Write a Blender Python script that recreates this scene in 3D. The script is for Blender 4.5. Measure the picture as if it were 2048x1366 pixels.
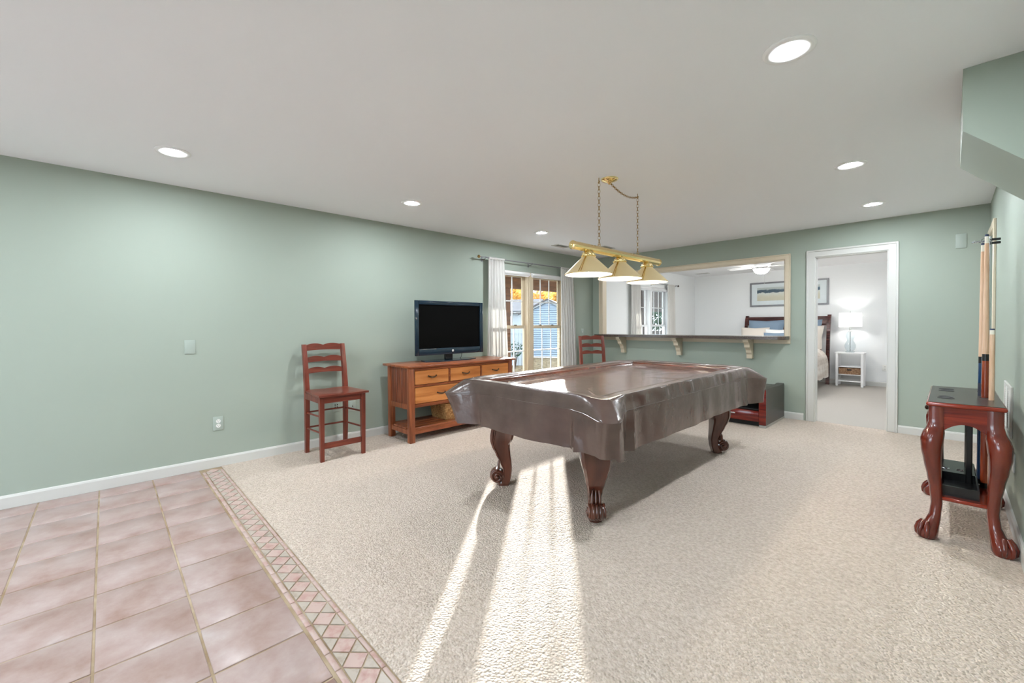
import bpy, bmesh, math, random
from mathutils import Vector, Matrix
random.seed(7)
PI = math.pi
for o in list(bpy.data.objects):
    bpy.data.objects.remove(o, do_unlink=True)
SC = bpy.context.scene
COL = SC.collection

# ------------------------------------------------------------------ camera
YAW, PITCH, ROLL, FPX, PPY = 0.8042, -0.0161, -0.0068, 844.04, -18.7
CAM = Vector((4.5317, 0.0, 1.2451))
fw = Vector((-math.sin(YAW)*math.cos(PITCH), math.cos(YAW)*math.cos(PITCH), math.sin(PITCH)))
rt = Vector((math.cos(YAW), math.sin(YAW), 0))
up = rt.cross(fw)
r2 = rt*math.cos(ROLL) + up*math.sin(ROLL)
u2 = -rt*math.sin(ROLL) + up*math.cos(ROLL)
cd = bpy.data.cameras.new('camera')
cd.sensor_fit = 'HORIZONTAL'
cd.sensor_width = 36.0
cd.lens = FPX/2048*36.0
cd.shift_y = PPY/2048
cd.clip_start = 0.02
cd.clip_end = 300
cam = bpy.data.objects.new('camera', cd)
COL.objects.link(cam)
M = Matrix.Identity(4)
for i in range(3):
    M[i][0], M[i][1], M[i][2], M[i][3] = r2[i], u2[i], -fw[i], CAM[i]
cam.matrix_world = M
SC.camera = cam

# ------------------------------------------------------------------ world, sun, exposure
w = bpy.data.worlds.new('sky')
SC.world = w
w.use_nodes = True
bg = w.node_tree.nodes['Background']
bg.inputs[0].default_value = (0.74, 0.87, 1.0, 1)
bg.inputs[1].default_value = 3.2
SUN_DIR = Vector((0.655, -0.7565, -0.157)).normalized()
sl = bpy.data.lights.new('sun', 'SUN')
sl.energy = 9.5
sl.angle = 0.012
sl.color = (1.0, 0.97, 0.94)
sun = bpy.data.objects.new('sun', sl)
COL.objects.link(sun)
sun.location = (-8, 16, 6)
sun.rotation_euler = SUN_DIR.to_track_quat('-Z', 'Y').to_euler()
vs = SC.view_settings
vs.view_transform = 'Standard'
vs.look = 'None'
vs.gamma = 1.0
vs.exposure = 1.66
vs.use_curve_mapping = False

LENS = 290.0        # recessed lamp lens radiance
BED_FILL = 125.0     # lens radiance of the added, unseen bedroom lights
BULB = 110.0         # pool lamp bulb radiance

# ------------------------------------------------------------------ materials
def lin(c):
    return tuple(((v/255)/12.92 if v/255 <= 0.04045 else ((v/255+0.055)/1.055)**2.4) for v in c) + (1,)

def mat(name, col, rough=0.5, metal=0.0, spec=0.5, coat=0.0, coat_r=0.1):
    m = bpy.data.materials.new(name)
    m.use_nodes = True
    b = m.node_tree.nodes['Principled BSDF']
    b.inputs['Base Color'].default_value = lin(col)
    b.inputs['Roughness'].default_value = rough
    b.inputs['Metallic'].default_value = metal
    b.inputs['Specular IOR Level'].default_value = spec
    b.inputs['Coat Weight'].default_value = coat
    b.inputs['Coat Roughness'].default_value = coat_r
    return m

def nd(m, t):
    return m.node_tree.nodes.new(t)

def lk(m, a, b):
    m.node_tree.links.new(a, b)

def noise_col(m, cols, scale=5, detail=4, stretch=(1, 1, 1), coord='Object', pos=None, rough=0.55, dist=0.0):
    """colour ramp over noise into base colour; cols list of srgb"""
    tc = nd(m, 'ShaderNodeNewGeometry') if coord == 'World' else nd(m, 'ShaderNodeTexCoord')
    mp = nd(m, 'ShaderNodeMapping')
    mp.inputs['Scale'].default_value = stretch
    lk(m, tc.outputs['Position'] if coord == 'World' else tc.outputs[coord], mp.inputs['Vector'])
    n = nd(m, 'ShaderNodeTexNoise')
    n.inputs['Scale'].default_value = scale
    n.inputs['Detail'].default_value = detail
    n.inputs['Roughness'].default_value = rough
    n.inputs['Distortion'].default_value = dist
    lk(m, mp.outputs[0], n.inputs['Vector'])
    r = nd(m, 'ShaderNodeValToRGB')
    k = len(cols)
    pos = pos or [0.3 + 0.4*i/(k-1) for i in range(k)]
    while len(r.color_ramp.elements) < k:
        r.color_ramp.elements.new(0.5)
    for i in range(k):
        r.color_ramp.elements[i].position = pos[i]
        r.color_ramp.elements[i].color = lin(cols[i])
    lk(m, n.outputs['Fac'], r.inputs[0])
    lk(m, r.outputs[0], m.node_tree.nodes['Principled BSDF'].inputs['Base Color'])
    return n, mp

def bump(m, scale, strength, dist=0.002, kind='noise', stretch=(1, 1, 1), coord='Object', detail=3):
    tc = nd(m, 'ShaderNodeNewGeometry') if coord == 'World' else nd(m, 'ShaderNodeTexCoord')
    mp = nd(m, 'ShaderNodeMapping')
    mp.inputs['Scale'].default_value = stretch
    lk(m, tc.outputs['Position'] if coord == 'World' else tc.outputs[coord], mp.inputs['Vector'])
    if kind == 'noise':
        n = nd(m, 'ShaderNodeTexNoise')
        n.inputs['Detail'].default_value = detail
        out = n.outputs['Fac']
    else:
        n = nd(m, 'ShaderNodeTexVoronoi')
        out = n.outputs['Distance']
    n.inputs['Scale'].default_value = scale
    lk(m, mp.outputs[0], n.inputs['Vector'])
    b = nd(m, 'ShaderNodeBump')
    b.inputs['Strength'].default_value = strength
    b.inputs['Distance'].default_value = dist
    if kind == 'voronoi':
        b.invert = True
    lk(m, out, b.inputs['Height'])
    lk(m, b.outputs[0], m.node_tree.nodes['Principled BSDF'].inputs['Normal'])

def wood(name, dark, mid, light, axis=1, scale=9, rough=0.35, coat=0.15, spec=0.4):
    m = mat(name, mid, rough, spec=spec, coat=coat, coat_r=0.15)
    st = [1, 1, 1]
    st[axis] = 0.09
    noise_col(m, [dark, mid, light], scale=scale*3, detail=5, stretch=st, pos=[0.3, 0.5, 0.72], dist=0.6)
    return m

def emis(name, col, s):
    m = bpy.data.materials.new(name)
    m.use_nodes = True
    nt = m.node_tree
    nt.nodes.remove(nt.nodes['Principled BSDF'])
    e = nt.nodes.new('ShaderNodeEmission')
    e.inputs[0].default_value = lin(col)
    e.inputs[1].default_value = s
    nt.links.new(e.outputs[0], nt.nodes['Material Output'].inputs[0])
    return m

def glassy(name, tint=(250, 252, 252), ior=1.45, mixmax=None):
    """thin window glass: transparent with fresnel reflection"""
    m = bpy.data.materials.new(name)
    m.use_nodes = True
    nt = m.node_tree
    nt.nodes.remove(nt.nodes['Principled BSDF'])
    t = nt.nodes.new('ShaderNodeBsdfTransparent')
    t.inputs[0].default_value = lin(tint)
    g = nt.nodes.new('ShaderNodeBsdfGlossy')
    g.inputs['Roughness'].default_value = 0.02
    f = nt.nodes.new('ShaderNodeFresnel')
    gm = nt.nodes.new('ShaderNodeNewGeometry')
    mr = nt.nodes.new('ShaderNodeMapRange')
    mr.inputs['To Min'].default_value = ior
    mr.inputs['To Max'].default_value = 1/ior
    nt.links.new(gm.outputs['Backfacing'], mr.inputs['Value'])
    nt.links.new(mr.outputs[0], f.inputs[0])
    mx = nt.nodes.new('ShaderNodeMixShader')
    nt.links.new(f.outputs[0], mx.inputs[0])
    nt.links.new(t.outputs[0], mx.inputs[1])
    nt.links.new(g.outputs[0], mx.inputs[2])
    nt.links.new(mx.outputs[0], nt.nodes['Material Output'].inputs[0])
    return m

def cloth(name, col, trans=0.4):
    m = bpy.data.materials.new(name)
    m.use_nodes = True
    nt = m.node_tree
    nt.nodes.remove(nt.nodes['Principled BSDF'])
    d = nt.nodes.new('ShaderNodeBsdfDiffuse')
    d.inputs[0].default_value = lin(col)
    t = nt.nodes.new('ShaderNodeBsdfTranslucent')
    t.inputs[0].default_value = lin(col)
    mx = nt.nodes.new('ShaderNodeMixShader')
    mx.inputs[0].default_value = trans
    nt.links.new(d.outputs[0], mx.inputs[1])
    nt.links.new(t.outputs[0], mx.inputs[2])
    nt.links.new(mx.outputs[0], nt.nodes['Material Output'].inputs[0])
    return m

MT = {}
MT['green'] = mat('sage_paint', (160, 170, 158), 0.6, spec=0.3)
bump(MT['green'], 160, 0.06, 0.002, coord='World')
MT['white_wall'] = mat('white_paint', (236, 238, 238), 0.6, spec=0.3)
MT['ceil'] = mat('ceiling_paint', (243, 244, 247), 0.8, spec=0.2)
MT['ceil_w'] = mat('bedroom_ceiling_paint', (240, 240, 240), 0.8, spec=0.2)
MT['trim'] = mat('white_trim', (204, 203, 198), 0.35, spec=0.5)
MT['cream'] = mat('cream_trim', (214, 200, 176), 0.35, spec=0.5)
MT['sash'] = mat('almond_vinyl', (196, 180, 154), 0.4)
MT['sash_w'] = mat('white_vinyl', (232, 234, 236), 0.35)
MT['glass'] = glassy('window_glass')
# carpet
m = mat('loop_carpet', (226, 212, 194), 0.95, spec=0.08)
noise_col(m, [(190, 175, 160), (206, 191, 177), (218, 204, 192)], scale=55, detail=3, coord='World', pos=[0.3, 0.5, 0.7])
bump(m, 95, 0.85, 0.012, kind='voronoi', coord='World', stretch=(1, 1, 0.2))
MT['carpet'] = m
m = mat('bedroom_carpet', (180, 174, 166), 0.95, spec=0.08)
bump(m, 120, 0.5, 0.008, kind='voronoi', coord='World')
MT['carpet_b'] = m
# tile
def tile_mat(name, cols, sc=3.2):
    m = mat(name, cols[1], 0.32, spec=0.5)
    n, mp = noise_col(m, cols, scale=sc, detail=7, coord='World', pos=[0.3, 0.42, 0.52, 0.62, 0.72][:len(cols)], rough=0.62, dist=0.15, stretch=(1.6, 1.6, 1))
    bump(m, 9, 0.25, 0.004, coord='World')
    return m
MT['tile'] = tile_mat('pink_marbled_tile', [(146, 116, 106), (160, 135, 127), (168, 146, 140), (175, 156, 151), (184, 170, 167)])
MT['tile_pink'] = tile_mat('pink_inset_tile', [(168, 130, 118), (182, 150, 142), (190, 166, 158)], 9)
MT['tile_grey'] = tile_mat('grey_inset_tile', [(150, 134, 120), (166, 153, 140), (180, 169, 158)], 9)
MT['grout'] = mat('grout', (188, 170, 146), 0.9, spec=0.1)
noise_col(MT['grout'], [(140, 118, 94), (164, 146, 122), (186, 170, 148)], scale=6, coord='World')
# woods
MT['cherry'] = wood('cherry_stain', (88, 36, 24), (112, 48, 34), (128, 60, 42), axis=2, rough=0.3)
MT['cherry_y'] = wood('cherry_stain_cross', (88, 36, 24), (112, 48, 34), (128, 60, 42), axis=1, rough=0.3)
MT['pine_frame'] = wood('red_brown_pine', (98, 46, 24), (140, 76, 44), (164, 96, 60), axis=2, rough=0.35)
MT['pine_frame_y'] = wood('red_brown_pine_long', (98, 46, 24), (140, 76, 44), (164, 96, 60), axis=1, rough=0.3)
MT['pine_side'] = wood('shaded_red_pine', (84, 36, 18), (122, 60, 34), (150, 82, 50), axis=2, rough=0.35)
MT['pine_drawer'] = wood('honey_pine', (164, 96, 46), (196, 126, 68), (212, 146, 86), axis=1, scale=6, rough=0.35)
MT['mahog'] = wood('red_mahogany', (70, 20, 12), (100, 32, 18), (122, 46, 28), axis=2, scale=4, rough=0.16, coat=0.9)
MT['mahog_x'] = wood('red_mahogany_cross', (84, 18, 8), (132, 38, 18), (156, 56, 30), axis=0, rough=0.16, coat=0.5)
MT['leg_wood'] = wood('carved_walnut', (66, 32, 22), (88, 46, 33), (106, 60, 44), axis=2, scale=3, rough=0.2, coat=0.8)
MT['espresso'] = mat('espresso_veneer', (52, 42, 36), 0.3, spec=0.5)
noise_col(MT['espresso'], [(44, 35, 30), (58, 48, 42)], scale=20, stretch=(1, 0.1, 1))
MT['espresso_red'] = wood('dark_cherry_gloss', (60, 8, 8), (100, 20, 14), (130, 38, 22), axis=0, rough=0.15, coat=0.5)
MT['black'] = mat('black_plastic', (14, 15, 17), 0.25)
MT['black_matte'] = mat('dark_interior', (20, 17, 16), 0.6)
MT['steel'] = mat('brushed_steel', (190, 190, 186), 0.3, 1.0)
MT['dark_metal'] = mat('dark_bronze', (70, 58, 48), 0.3, 0.9)
MT['brass'] = mat('polished_brass', (238, 214, 156), 0.16, 1.0)
MT['brass_satin'] = mat('satin_brass', (232, 212, 166), 0.42, 0.55)
MT['brass_dark'] = mat('aged_brass', (160, 130, 80), 0.3, 1.0)
MT['shade_in'] = mat('white_enamel', (252, 250, 244), 0.4)
MT['lens'] = emis('lamp_lens', (240, 248, 255), LENS)
MT['bed_fill'] = emis('bedroom_fill_lens', (245, 250, 255), BED_FILL)
MT['bulb'] = emis('lamp_bulb', (255, 244, 224), BULB)
MT['bowl'] = emis('lit_glass_bowl', (255, 252, 248), 36.0)
MT['lampshade'] = emis('lit_linen_shade', (255, 250, 240), 1.15)
# vinyl cover
m = mat('brown_vinyl', (84, 65, 59), 0.24, spec=0.7, coat=0.25, coat_r=0.12)
noise_col(m, [(76, 57, 51), (90, 70, 63)], scale=6, detail=3)
bump(m, 12, 0.35, 0.012, detail=5)
MT['vinyl'] = m
# counter laminate
m = mat('speckled_laminate', (110, 96, 86), 0.25)
noise_col(m, [(48, 39, 35), (78, 65, 58), (112, 99, 90)], scale=160, detail=2)
MT['laminate'] = m
# tv
MT['tv_frame'] = mat('glossy_dark_blue_plastic', (24, 42, 56), 0.08, spec=0.6)
MT['tv_screen'] = mat('tv_screen', (3, 3, 3), 0.45, spec=0.08)
# fabrics
MT['curtain'] = cloth('sheer_curtain', (226, 224, 220), 0.3)
MT['blind'] = cloth('roller_fabric', (246, 246, 246), 0.2)
MT['wicker'] = mat('wicker', (176, 128, 76), 0.7)
noise_col(MT['wicker'], [(120, 78, 40), (176, 128, 74), (214, 172, 116)], scale=40, stretch=(1, 1, 3))
bump(MT['wicker'], 70, 0.9, 0.008, kind='voronoi', stretch=(1, 1, 2.2))
MT['wicker2'] = mat('seagrass', (158, 122, 92), 0.8)
noise_col(MT['wicker2'], [(106, 78, 58), (160, 124, 94), (200, 168, 136)], scale=50, stretch=(1, 1, 3))
bump(MT['wicker2'], 80, 0.9, 0.008, kind='voronoi', stretch=(1, 1, 2.2))
MT['comforter'] = mat('striped_comforter', (206, 194, 182), 0.9, spec=0.1)
noise_col(MT['comforter'], [(186, 172, 160), (212, 202, 192), (226, 220, 212)], scale=16, stretch=(1, 0.06, 1))
MT['sheet_white'] = mat('white_linen', (236, 236, 236), 0.9, spec=0.1)
MT['pil_blue'] = mat('slate_blue_cotton', (124, 142, 160), 0.9, spec=0.1)
MT['pil_cream'] = mat('oatmeal_linen', (214, 206, 196), 0.9, spec=0.1)
MT['bed_wood'] = wood('dark_bed_wood', (44, 18, 18), (70, 34, 32), (104, 56, 46), axis=0, rough=0.25)
MT['bed_wood2'] = wood('red_bed_wood', (86, 38, 26), (120, 60, 42), (150, 86, 62), axis=2, rough=0.25)
MT['paint_white'] = mat('white_lacquer', (244, 244, 244), 0.3)
MT['frame_grey'] = mat('pewter_frame', (128, 128, 132), 0.4, 0.3)
MT['mat_white'] = mat('picture_mat', (240, 242, 244), 0.6)
MT['clear'] = glassy('ribbed_clear_glass', (235, 240, 242), 1.5)
MT['plate_g'] = mat('painted_plate', (166, 177, 168), 0.4)
MT['plate_w'] = mat('white_plastic', (236, 236, 232), 0.35)
MT['chrome'] = mat('chrome', (210, 212, 216), 0.12, 1.0)
MT['tip_blue'] = mat('cue_tip', (50, 60, 90), 0.8)
MT['ferrule'] = mat('ferrule', (236, 230, 214), 0.35)
MT['maple'] = wood('maple_shaft', (204, 160, 128), (220, 182, 150), (232, 200, 170), axis=2, scale=20, rough=0.3)
MT['cue_wrap'] = mat('cue_wrap', (34, 38, 56), 0.5)
MT['cue_butt'] = wood('cue_butt', (96, 30, 14), (138, 56, 28), (168, 84, 44), axis=2, rough=0.12, coat=0.6)
MT['cue_red'] = mat('red_lacquer', (146, 22, 20), 0.1, coat=0.6)
MT['cue_blue'] = mat('blue_lacquer', (28, 60, 96), 0.1, coat=0.6)
# outdoors
MT['siding'] = mat('pale_blue_siding', (100, 111, 122), 0.6)
MT['siding_w'] = mat('white_siding', (130, 134, 136), 0.6)
MT['roof'] = mat('grey_shingle', (104, 96, 96), 0.9)
noise_col(MT['roof'], [(44, 39, 40), (66, 60, 60), (84, 77, 75)], scale=9, stretch=(1, 1, 4))
MT['porch'] = wood('brown_timber', (58, 36, 20), (86, 54, 32), (112, 74, 46), axis=1, rough=0.8, coat=0)
MT['porch_dark'] = wood('dark_stained_timber', (22, 14, 8), (36, 24, 14), (52, 35, 21), axis=1, rough=0.8, coat=0)
MT['soffit_out'] = mat('porch_ceiling_paint', (190, 176, 156), 0.8)
MT['litter'] = mat('leaf_litter', (150, 130, 100), 1.0, spec=0.05)
noise_col(MT['litter'], [(46, 38, 28), (86, 72, 54), (120, 106, 84)], scale=7, detail=6, coord='World', pos=[0.35, 0.5, 0.65])
bump(MT['litter'], 12, 0.8, 0.06, coord='World')
MT['patio'] = mat('concrete', (206, 204, 200), 0.9)
MT['bark'] = mat('bark', (70, 56, 44), 0.9)
MT['leaf_y'] = cloth('autumn_leaf', (206, 164, 86), 0.5)
MT['leaf_o'] = cloth('orange_leaf', (198, 134, 72), 0.5)
MT['leaf_g'] = cloth('green_leaf', (124, 144, 88), 0.5)
MT['leaf_d'] = cloth('dark_leaf', (44, 62, 48), 0.3)

# ------------------------------------------------------------------ mesh builder
class MB:
    def __init__(s):
        s.v, s.f = [], []
    def add(s, vs, fs, T=None):
        n = len(s.v)
        if T is not None:
            vs = [T @ Vector(p) for p in vs]
        s.v += [tuple(p) for p in vs]
        s.f += [tuple(i+n for i in f) for f in fs]
        return s
    def box(s, lo, hi, bev=0.0, T=None, seg=1):
        lo = [min(a, b) for a, b in zip(lo, hi)], [max(a, b) for a, b in zip(lo, hi)]
        lo, hi = lo
        if bev <= 0:
            x0, y0, z0 = lo
            x1, y1, z1 = hi
            vs = [(x0, y0, z0), (x1, y0, z0), (x1, y1, z0), (x0, y1, z0), (x0, y0, z1), (x1, y0, z1), (x1, y1, z1), (x0, y1, z1)]
            fs = [(3, 2, 1, 0), (4, 5, 6, 7), (0, 1, 5, 4), (1, 2, 6, 5), (2, 3, 7, 6), (3, 0, 4, 7)]
            return s.add(vs, fs, T)
        bm = bmesh.new()
        bmesh.ops.create_cube(bm, size=1)
        c = [(a+b)/2 for a, b in zip(lo, hi)]
        d = [(b-a) for a, b in zip(lo, hi)]
        for v in bm.verts:
            v.co = Vector((c[0]+v.co.x*d[0], c[1]+v.co.y*d[1], c[2]+v.co.z*d[2]))
        bev = min(bev, min(d)*0.45)
        bmesh.ops.bevel(bm, geom=list(bm.edges), offset=bev, segments=seg, affect='EDGES', profile=0.5)
        s.from_bm(bm, T)
        return s
    def from_bm(s, bm, T=None):
        bm.verts.index_update()
        s.add([v.co.copy() for v in bm.verts], [tuple(v.index for v in f.verts) for f in bm.faces], T)
        bm.free()
    def prism(s, poly, axis, a, b, T=None):
        """extrude 2-D polygon along axis (0,1,2) from a to b; poly coords are the two other axes in order"""
        n = len(poly)
        def mk(p, t):
            q = list(p)
            q.insert(axis, t)
            return tuple(q)
        vs = [mk(p, a) for p in poly] + [mk(p, b) for p in poly]
        fs = [tuple(range(n-1, -1, -1)), tuple(range(n, 2*n))] + [(i, (i+1) % n, n+(i+1) % n, n+i) for i in range(n)]
        return s.add(vs, fs, T)
    def loft(s, rings, cap=True, closed=True, T=None):
        n = len(rings[0])
        vs = [p for r in rings for p in r]
        fs = []
        m = n if closed else n-1
        for k in range(len(rings)-1):
            for i in range(m):
                j = (i+1) % n
                fs.append((k*n+i, k*n+j, (k+1)*n+j, (k+1)*n+i))
        if cap:
            fs.append(tuple(range(n-1, -1, -1)))
            b = (len(rings)-1)*n
            fs.append(tuple(b+i for i in range(n)))
        return s.add(vs, fs, T)
    def lathe(s, prof, n=24, c=(0, 0, 0), cap=True, T=None, rib=0, ribamp=0.0):
        rings = []
        for r, z in prof:
            rings.append([(c[0]+r*(1+ribamp*math.cos(rib*2*PI*i/n))*math.cos(2*PI*i/n), c[1]+r*(1+ribamp*math.cos(rib*2*PI*i/n))*math.sin(2*PI*i/n), c[2]+z) for i in range(n)])
        return s.loft(rings, cap, True, T)
    def tube(s, pts, r, n=8, T=None, cap=True):
        pts = [Vector(p) for p in pts]
        rad = r if isinstance(r, (list, tuple)) else [r]*len(pts)
        rings = []
        prev = None
        for i, p in enumerate(pts):
            d = (pts[min(i+1, len(pts)-1)] - pts[max(i-1, 0)]).normalized()
            if prev is None:
                a = Vector((0, 0, 1)) if abs(d.z) < 0.9 else Vector((1, 0, 0))
                u = d.cross(a).normalized()
            else:
                u = (prev - d*prev.dot(d))
                u = u.normalized() if u.length > 1e-6 else d.orthogonal().normalized()
            prev = u
            v = d.cross(u)
            rings.append([p + (u*math.cos(2*PI*k/n) + v*math.sin(2*PI*k/n))*rad[i] for k in range(n)])
        return s.loft(rings, cap, True, T)
    def torus(s, c, R, r, nu=16, nv=6, T=None, sx=1.0):
        vs, fs = [], []
        for i in range(nu):
            a = 2*PI*i/nu
            for j in range(nv):
                b = 2*PI*j/nv
                vs.append((c[0]+(R+r*math.cos(b))*math.cos(a)*sx, c[1]+r*math.sin(b), c[2]+(R+r*math.cos(b))*math.sin(a)))
        for i in range(nu):
            for j in range(nv):
                fs.append((i*nv+j, i*nv+(j+1) % nv, ((i+1) % nu)*nv+(j+1) % nv, ((i+1) % nu)*nv+j))
        return s.add(vs, fs, T)
    def ball(s, c, r, n=12, m=8, sc=(1, 1, 1), T=None):
        prof = [(max(1e-4, r*math.sin(PI*i/m)), -r*math.cos(PI*i/m)) for i in range(m+1)]
        rings = [[(c[0]+q*math.cos(2*PI*k/n)*sc[0], c[1]+q*math.sin(2*PI*k/n)*sc[1], c[2]+z*sc[2]) for k in range(n)] for q, z in prof]
        return s.loft(rings, True, True, T)
    def obj(s, name, material, parent=None, smooth=38, loc=None, link=True):
        me = bpy.data.meshes.new(name)
        me.from_pydata(s.v, [], s.f)
        bm = bmesh.new()
        bm.from_mesh(me)
        bmesh.ops.recalc_face_normals(bm, faces=bm.faces)
        bm.to_mesh(me)
        bm.free()
        if smooth:
            me.shade_smooth()
            me.set_sharp_from_angle(angle=math.radians(smooth))
        me.materials.append(MT[material] if isinstance(material, str) else material)
        o = bpy.data.objects.new(name, me)
        COL.objects.link(o)
        if parent:
            o.parent = parent
        if loc:
            o.location = loc
        return o

def tag(o, label, cat, group=None, kind=None):
    o['label'] = label
    o['category'] = cat
    if group:
        o['group'] = group
    if kind:
        o['kind'] = kind
    return o

def thing(name, loc, label, cat, rz=0.0, group=None, kind=None):
    o = bpy.data.objects.new(name, None)
    o.empty_display_size = 0.1
    COL.objects.link(o)
    o.location = loc
    o.rotation_euler = (0, 0, rz)
    return tag(o, label, cat, group, kind)

def copy_tree(o, parent=None):
    c = o.copy()
    COL.objects.link(c)
    c.parent = parent
    for ch in list(o.children):
        copy_tree(ch, c)
    return c

def struct(name, mb, m, label, cat='structure', smooth=0):
    return tag(mb.obj(name, m, smooth=smooth), label, cat, kind='structure')

def holed(mb, axis, a, b, u0, u1, z0, z1, holes):
    """wall slab normal to axis between a..b, spanning u,z with rectangular holes"""
    us = sorted({u0, u1, *[h[0] for h in holes], *[h[1] for h in holes]})
    zs = sorted({z0, z1, *[h[2] for h in holes], *[h[3] for h in holes]})
    for i in range(len(us)-1):
        j = 0
        while j < len(zs)-1:
            def solid(j):
                cu, cz = (us[i]+us[i+1])/2, (zs[j]+zs[j+1])/2
                return not any(h[0] < cu < h[1] and h[2] < cz < h[3] for h in holes)
            if not solid(j):
                j += 1
                continue
            k = j
            while k+1 < len(zs)-1 and solid(k+1):
                k += 1
            if axis == 0:
                mb.box((a, us[i], zs[j]), (b, us[i+1], zs[k+1]))
            else:
                mb.box((us[i], a, zs[j]), (us[i+1], b, zs[k+1]))
            j = k+1
    return mb

def frange(a, b, n):
    return [a + (b-a)*i/(n-1) for i in range(n)]

# ------------------------------------------------------------------ setting
H = 2.44
YB = 6.423      # green wall with the pass-through
YB2 = 6.54
RX = 4.806
YR = -4.2
YBED = 10.86
W1 = [(3.99, 4.715), (4.84, 5.57)]      # main window units
W2 = [(7.90, 8.53), (8.63, 9.36)]      # bedroom window units
WZ0, WZ1 = 0.44, 2.06

struct('wall_left', holed(MB(), 0, -0.15, 0, YR, YB2, 0, H, [(3.96, 5.60, WZ0, WZ1)]), 'green', 'sage green wall with the double window and the television console', 'wall')
struct('wall_left_bedroom', holed(MB(), 0, -0.15, 0, YB2, YBED, 0, H, [(7.87, 9.39, WZ0, WZ1)]), 'white_wall', 'white bedroom wall holding the curtained bedroom window', 'wall')
PT = (0.20, 3.03, 1.04, 2.09)
DR = (3.335, 4.055, 0.0, 2.085)
b = holed(MB(), 1, YB, YB+0.06, 0, RX, 0, H, [PT, DR])
struct('wall_back', b, 'green', 'sage green wall with the pass-through opening and open doorway', 'wall')
b = holed(MB(), 1, YB+0.06, YB2, 0, RX, 0, H, [PT, DR])
struct('wall_back_bedroom', b, 'white_wall', 'white bedroom side of the pass-through wall', 'wall')
struct('wall_right', holed(MB(), 0, RX, RX+0.12, YR, YB2, 0, H, [(5.66, 6.34, 0, 2.08)]), 'green', 'sage green wall behind the billiard cue rack', 'wall')
struct('wall_right_bedroom', MB().box((RX, YB2, 0), (RX+0.12, YBED, H)), 'white_wall', 'white bedroom wall out of sight past the doorway', 'wall')
struct('wall_rear', holed(MB(), 1, YR-0.12, YR, -0.15, RX+0.12, 0, H, [(0.7, 3.9, 0.0, 2.15)]), 'green', 'sage green wall behind the tiled entry area', 'wall')
struct('wall_far', MB().box((-0.15, YBED, 0), (RX+0.12, YBED+0.12, H)), 'white_wall', 'white bedroom wall behind the bed and nightstand', 'wall')
struct('ceiling', MB().box((-0.15, YR-0.12, H), (RX+0.12, YB2-0.06, H+0.12)), 'ceil', 'off white ceiling of the games room with recessed lights', 'ceiling')
struct('ceiling_bedroom', MB().box((-0.15, YB2-0.06, H), (RX+0.12, YBED+0.12, H+0.12)), 'ceil_w', 'white bedroom ceiling with fan light', 'ceiling')
# stair bulkhead, underside sloping down towards the right wall
b = MB().prism([(4.566, H), (4.566, 2.15), (RX, 1.91), (RX, H)], 1, 2.935, 3.63)
struct('wall_bulkhead', b, 'green', 'green stair bulkhead with sloping underside below the ceiling', 'bulkhead')

# floor slab with carpet and tiles
floor = struct('floor', MB().box((-0.15, YR-0.12, -0.12), (RX+0.12, YBED+0.12, -0.012)), 'grout', 'floor with cream loop carpet and pink tiled entry', 'floor')
b = MB().box((0, 0.728, -0.012), (RX, YB+0.06, 0.004), 0.003)
b.obj('carpet', 'carpet', floor)
floor.children[0]['label'] = 'cream loop pile carpet'
b = MB().box((0, YB+0.06, -0.012), (RX, YBED, 0.004))
b.obj('bedroom_carpet', 'carpet_b', floor)['label'] = 'pale bedroom carpet'
b = MB().box((0, YR, -0.012), (RX, 0.728, -0.0025))
b.obj('grout_bed', 'grout', floor)
TS, G = 0.3111, 0.0085
tile_me = {}
def tile_obj(x0, x1, y0, y1):
    sx, sy = round(x1-x0-G, 4), round(y1-y0-G, 4)
    if sx < 0.02 or sy < 0.02:
        return
    key = (sx, sy)
    if key not in tile_me:
        o = MB().box((-sx/2, -sy/2, -0.006), (sx/2, sy/2, 0.001), 0.0035, seg=2).obj('tile', 'tile', floor, smooth=60)
        tile_me[key] = o.data
    else:
        o = bpy.data.objects.new('tile', tile_me[key])
        COL.objects.link(o)
        o.parent = floor
    o.location = ((x0+x1)/2, (y0+y1)/2, 0)
    o.rotation_euler = (random.uniform(-.0015, .0015), random.uniform(-.0015, .0015), 0)
xs = [0.012] + [0.2202+TS*i for i in range(15)] + [RX]
ys = [0.5685-TS*j for j in range(15)] + [YR]
for i in range(len(xs)-1):
    for j in range(len(ys)-1):
        tile_obj(xs[i], xs[i+1], ys[j+1], ys[j])
# border: listello, diamonds and triangles, listello
P = 0.1037
BX0 = 2.379 - 22*P
def share(name, proto, matn, loc, cache={}):
    if name not in cache:
        o = proto.obj(name, matn, floor, smooth=60)
        cache[name] = o.data
    else:
        o = bpy.data.objects.new(name, cache[name])
        COL.objects.link(o)
        o.parent = floor
    o.location = loc
    return o
E0, F0 = 0.602, 0.703
hw = (F0-E0)/2
def poly_tile(poly, inset=0.0):
    return MB().prism(poly, 2, -0.006, 0.001)
dia = poly_tile([(0, -hw+0.004), (P/2-0.004, 0), (0, hw-0.004), (-P/2+0.004, 0)])
tri_a = poly_tile([(-P/2+0.008, -hw+0.003), (P/2-0.008, -hw+0.003), (0, -0.006)])
tri_b = poly_tile([(-P/2+0.008, hw-0.003), (0, 0.006), (P/2-0.008, hw-0.003)])
lis = MB().box((-P/2+0.002, -0.0105, -0.006), (P/2-0.002, 0.0105, 0.001), 0.002)
lis2 = MB().box((-P/2+0.002, -0.008, -0.006), (P/2-0.002, 0.008, 0.001), 0.002)
k = 0
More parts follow.
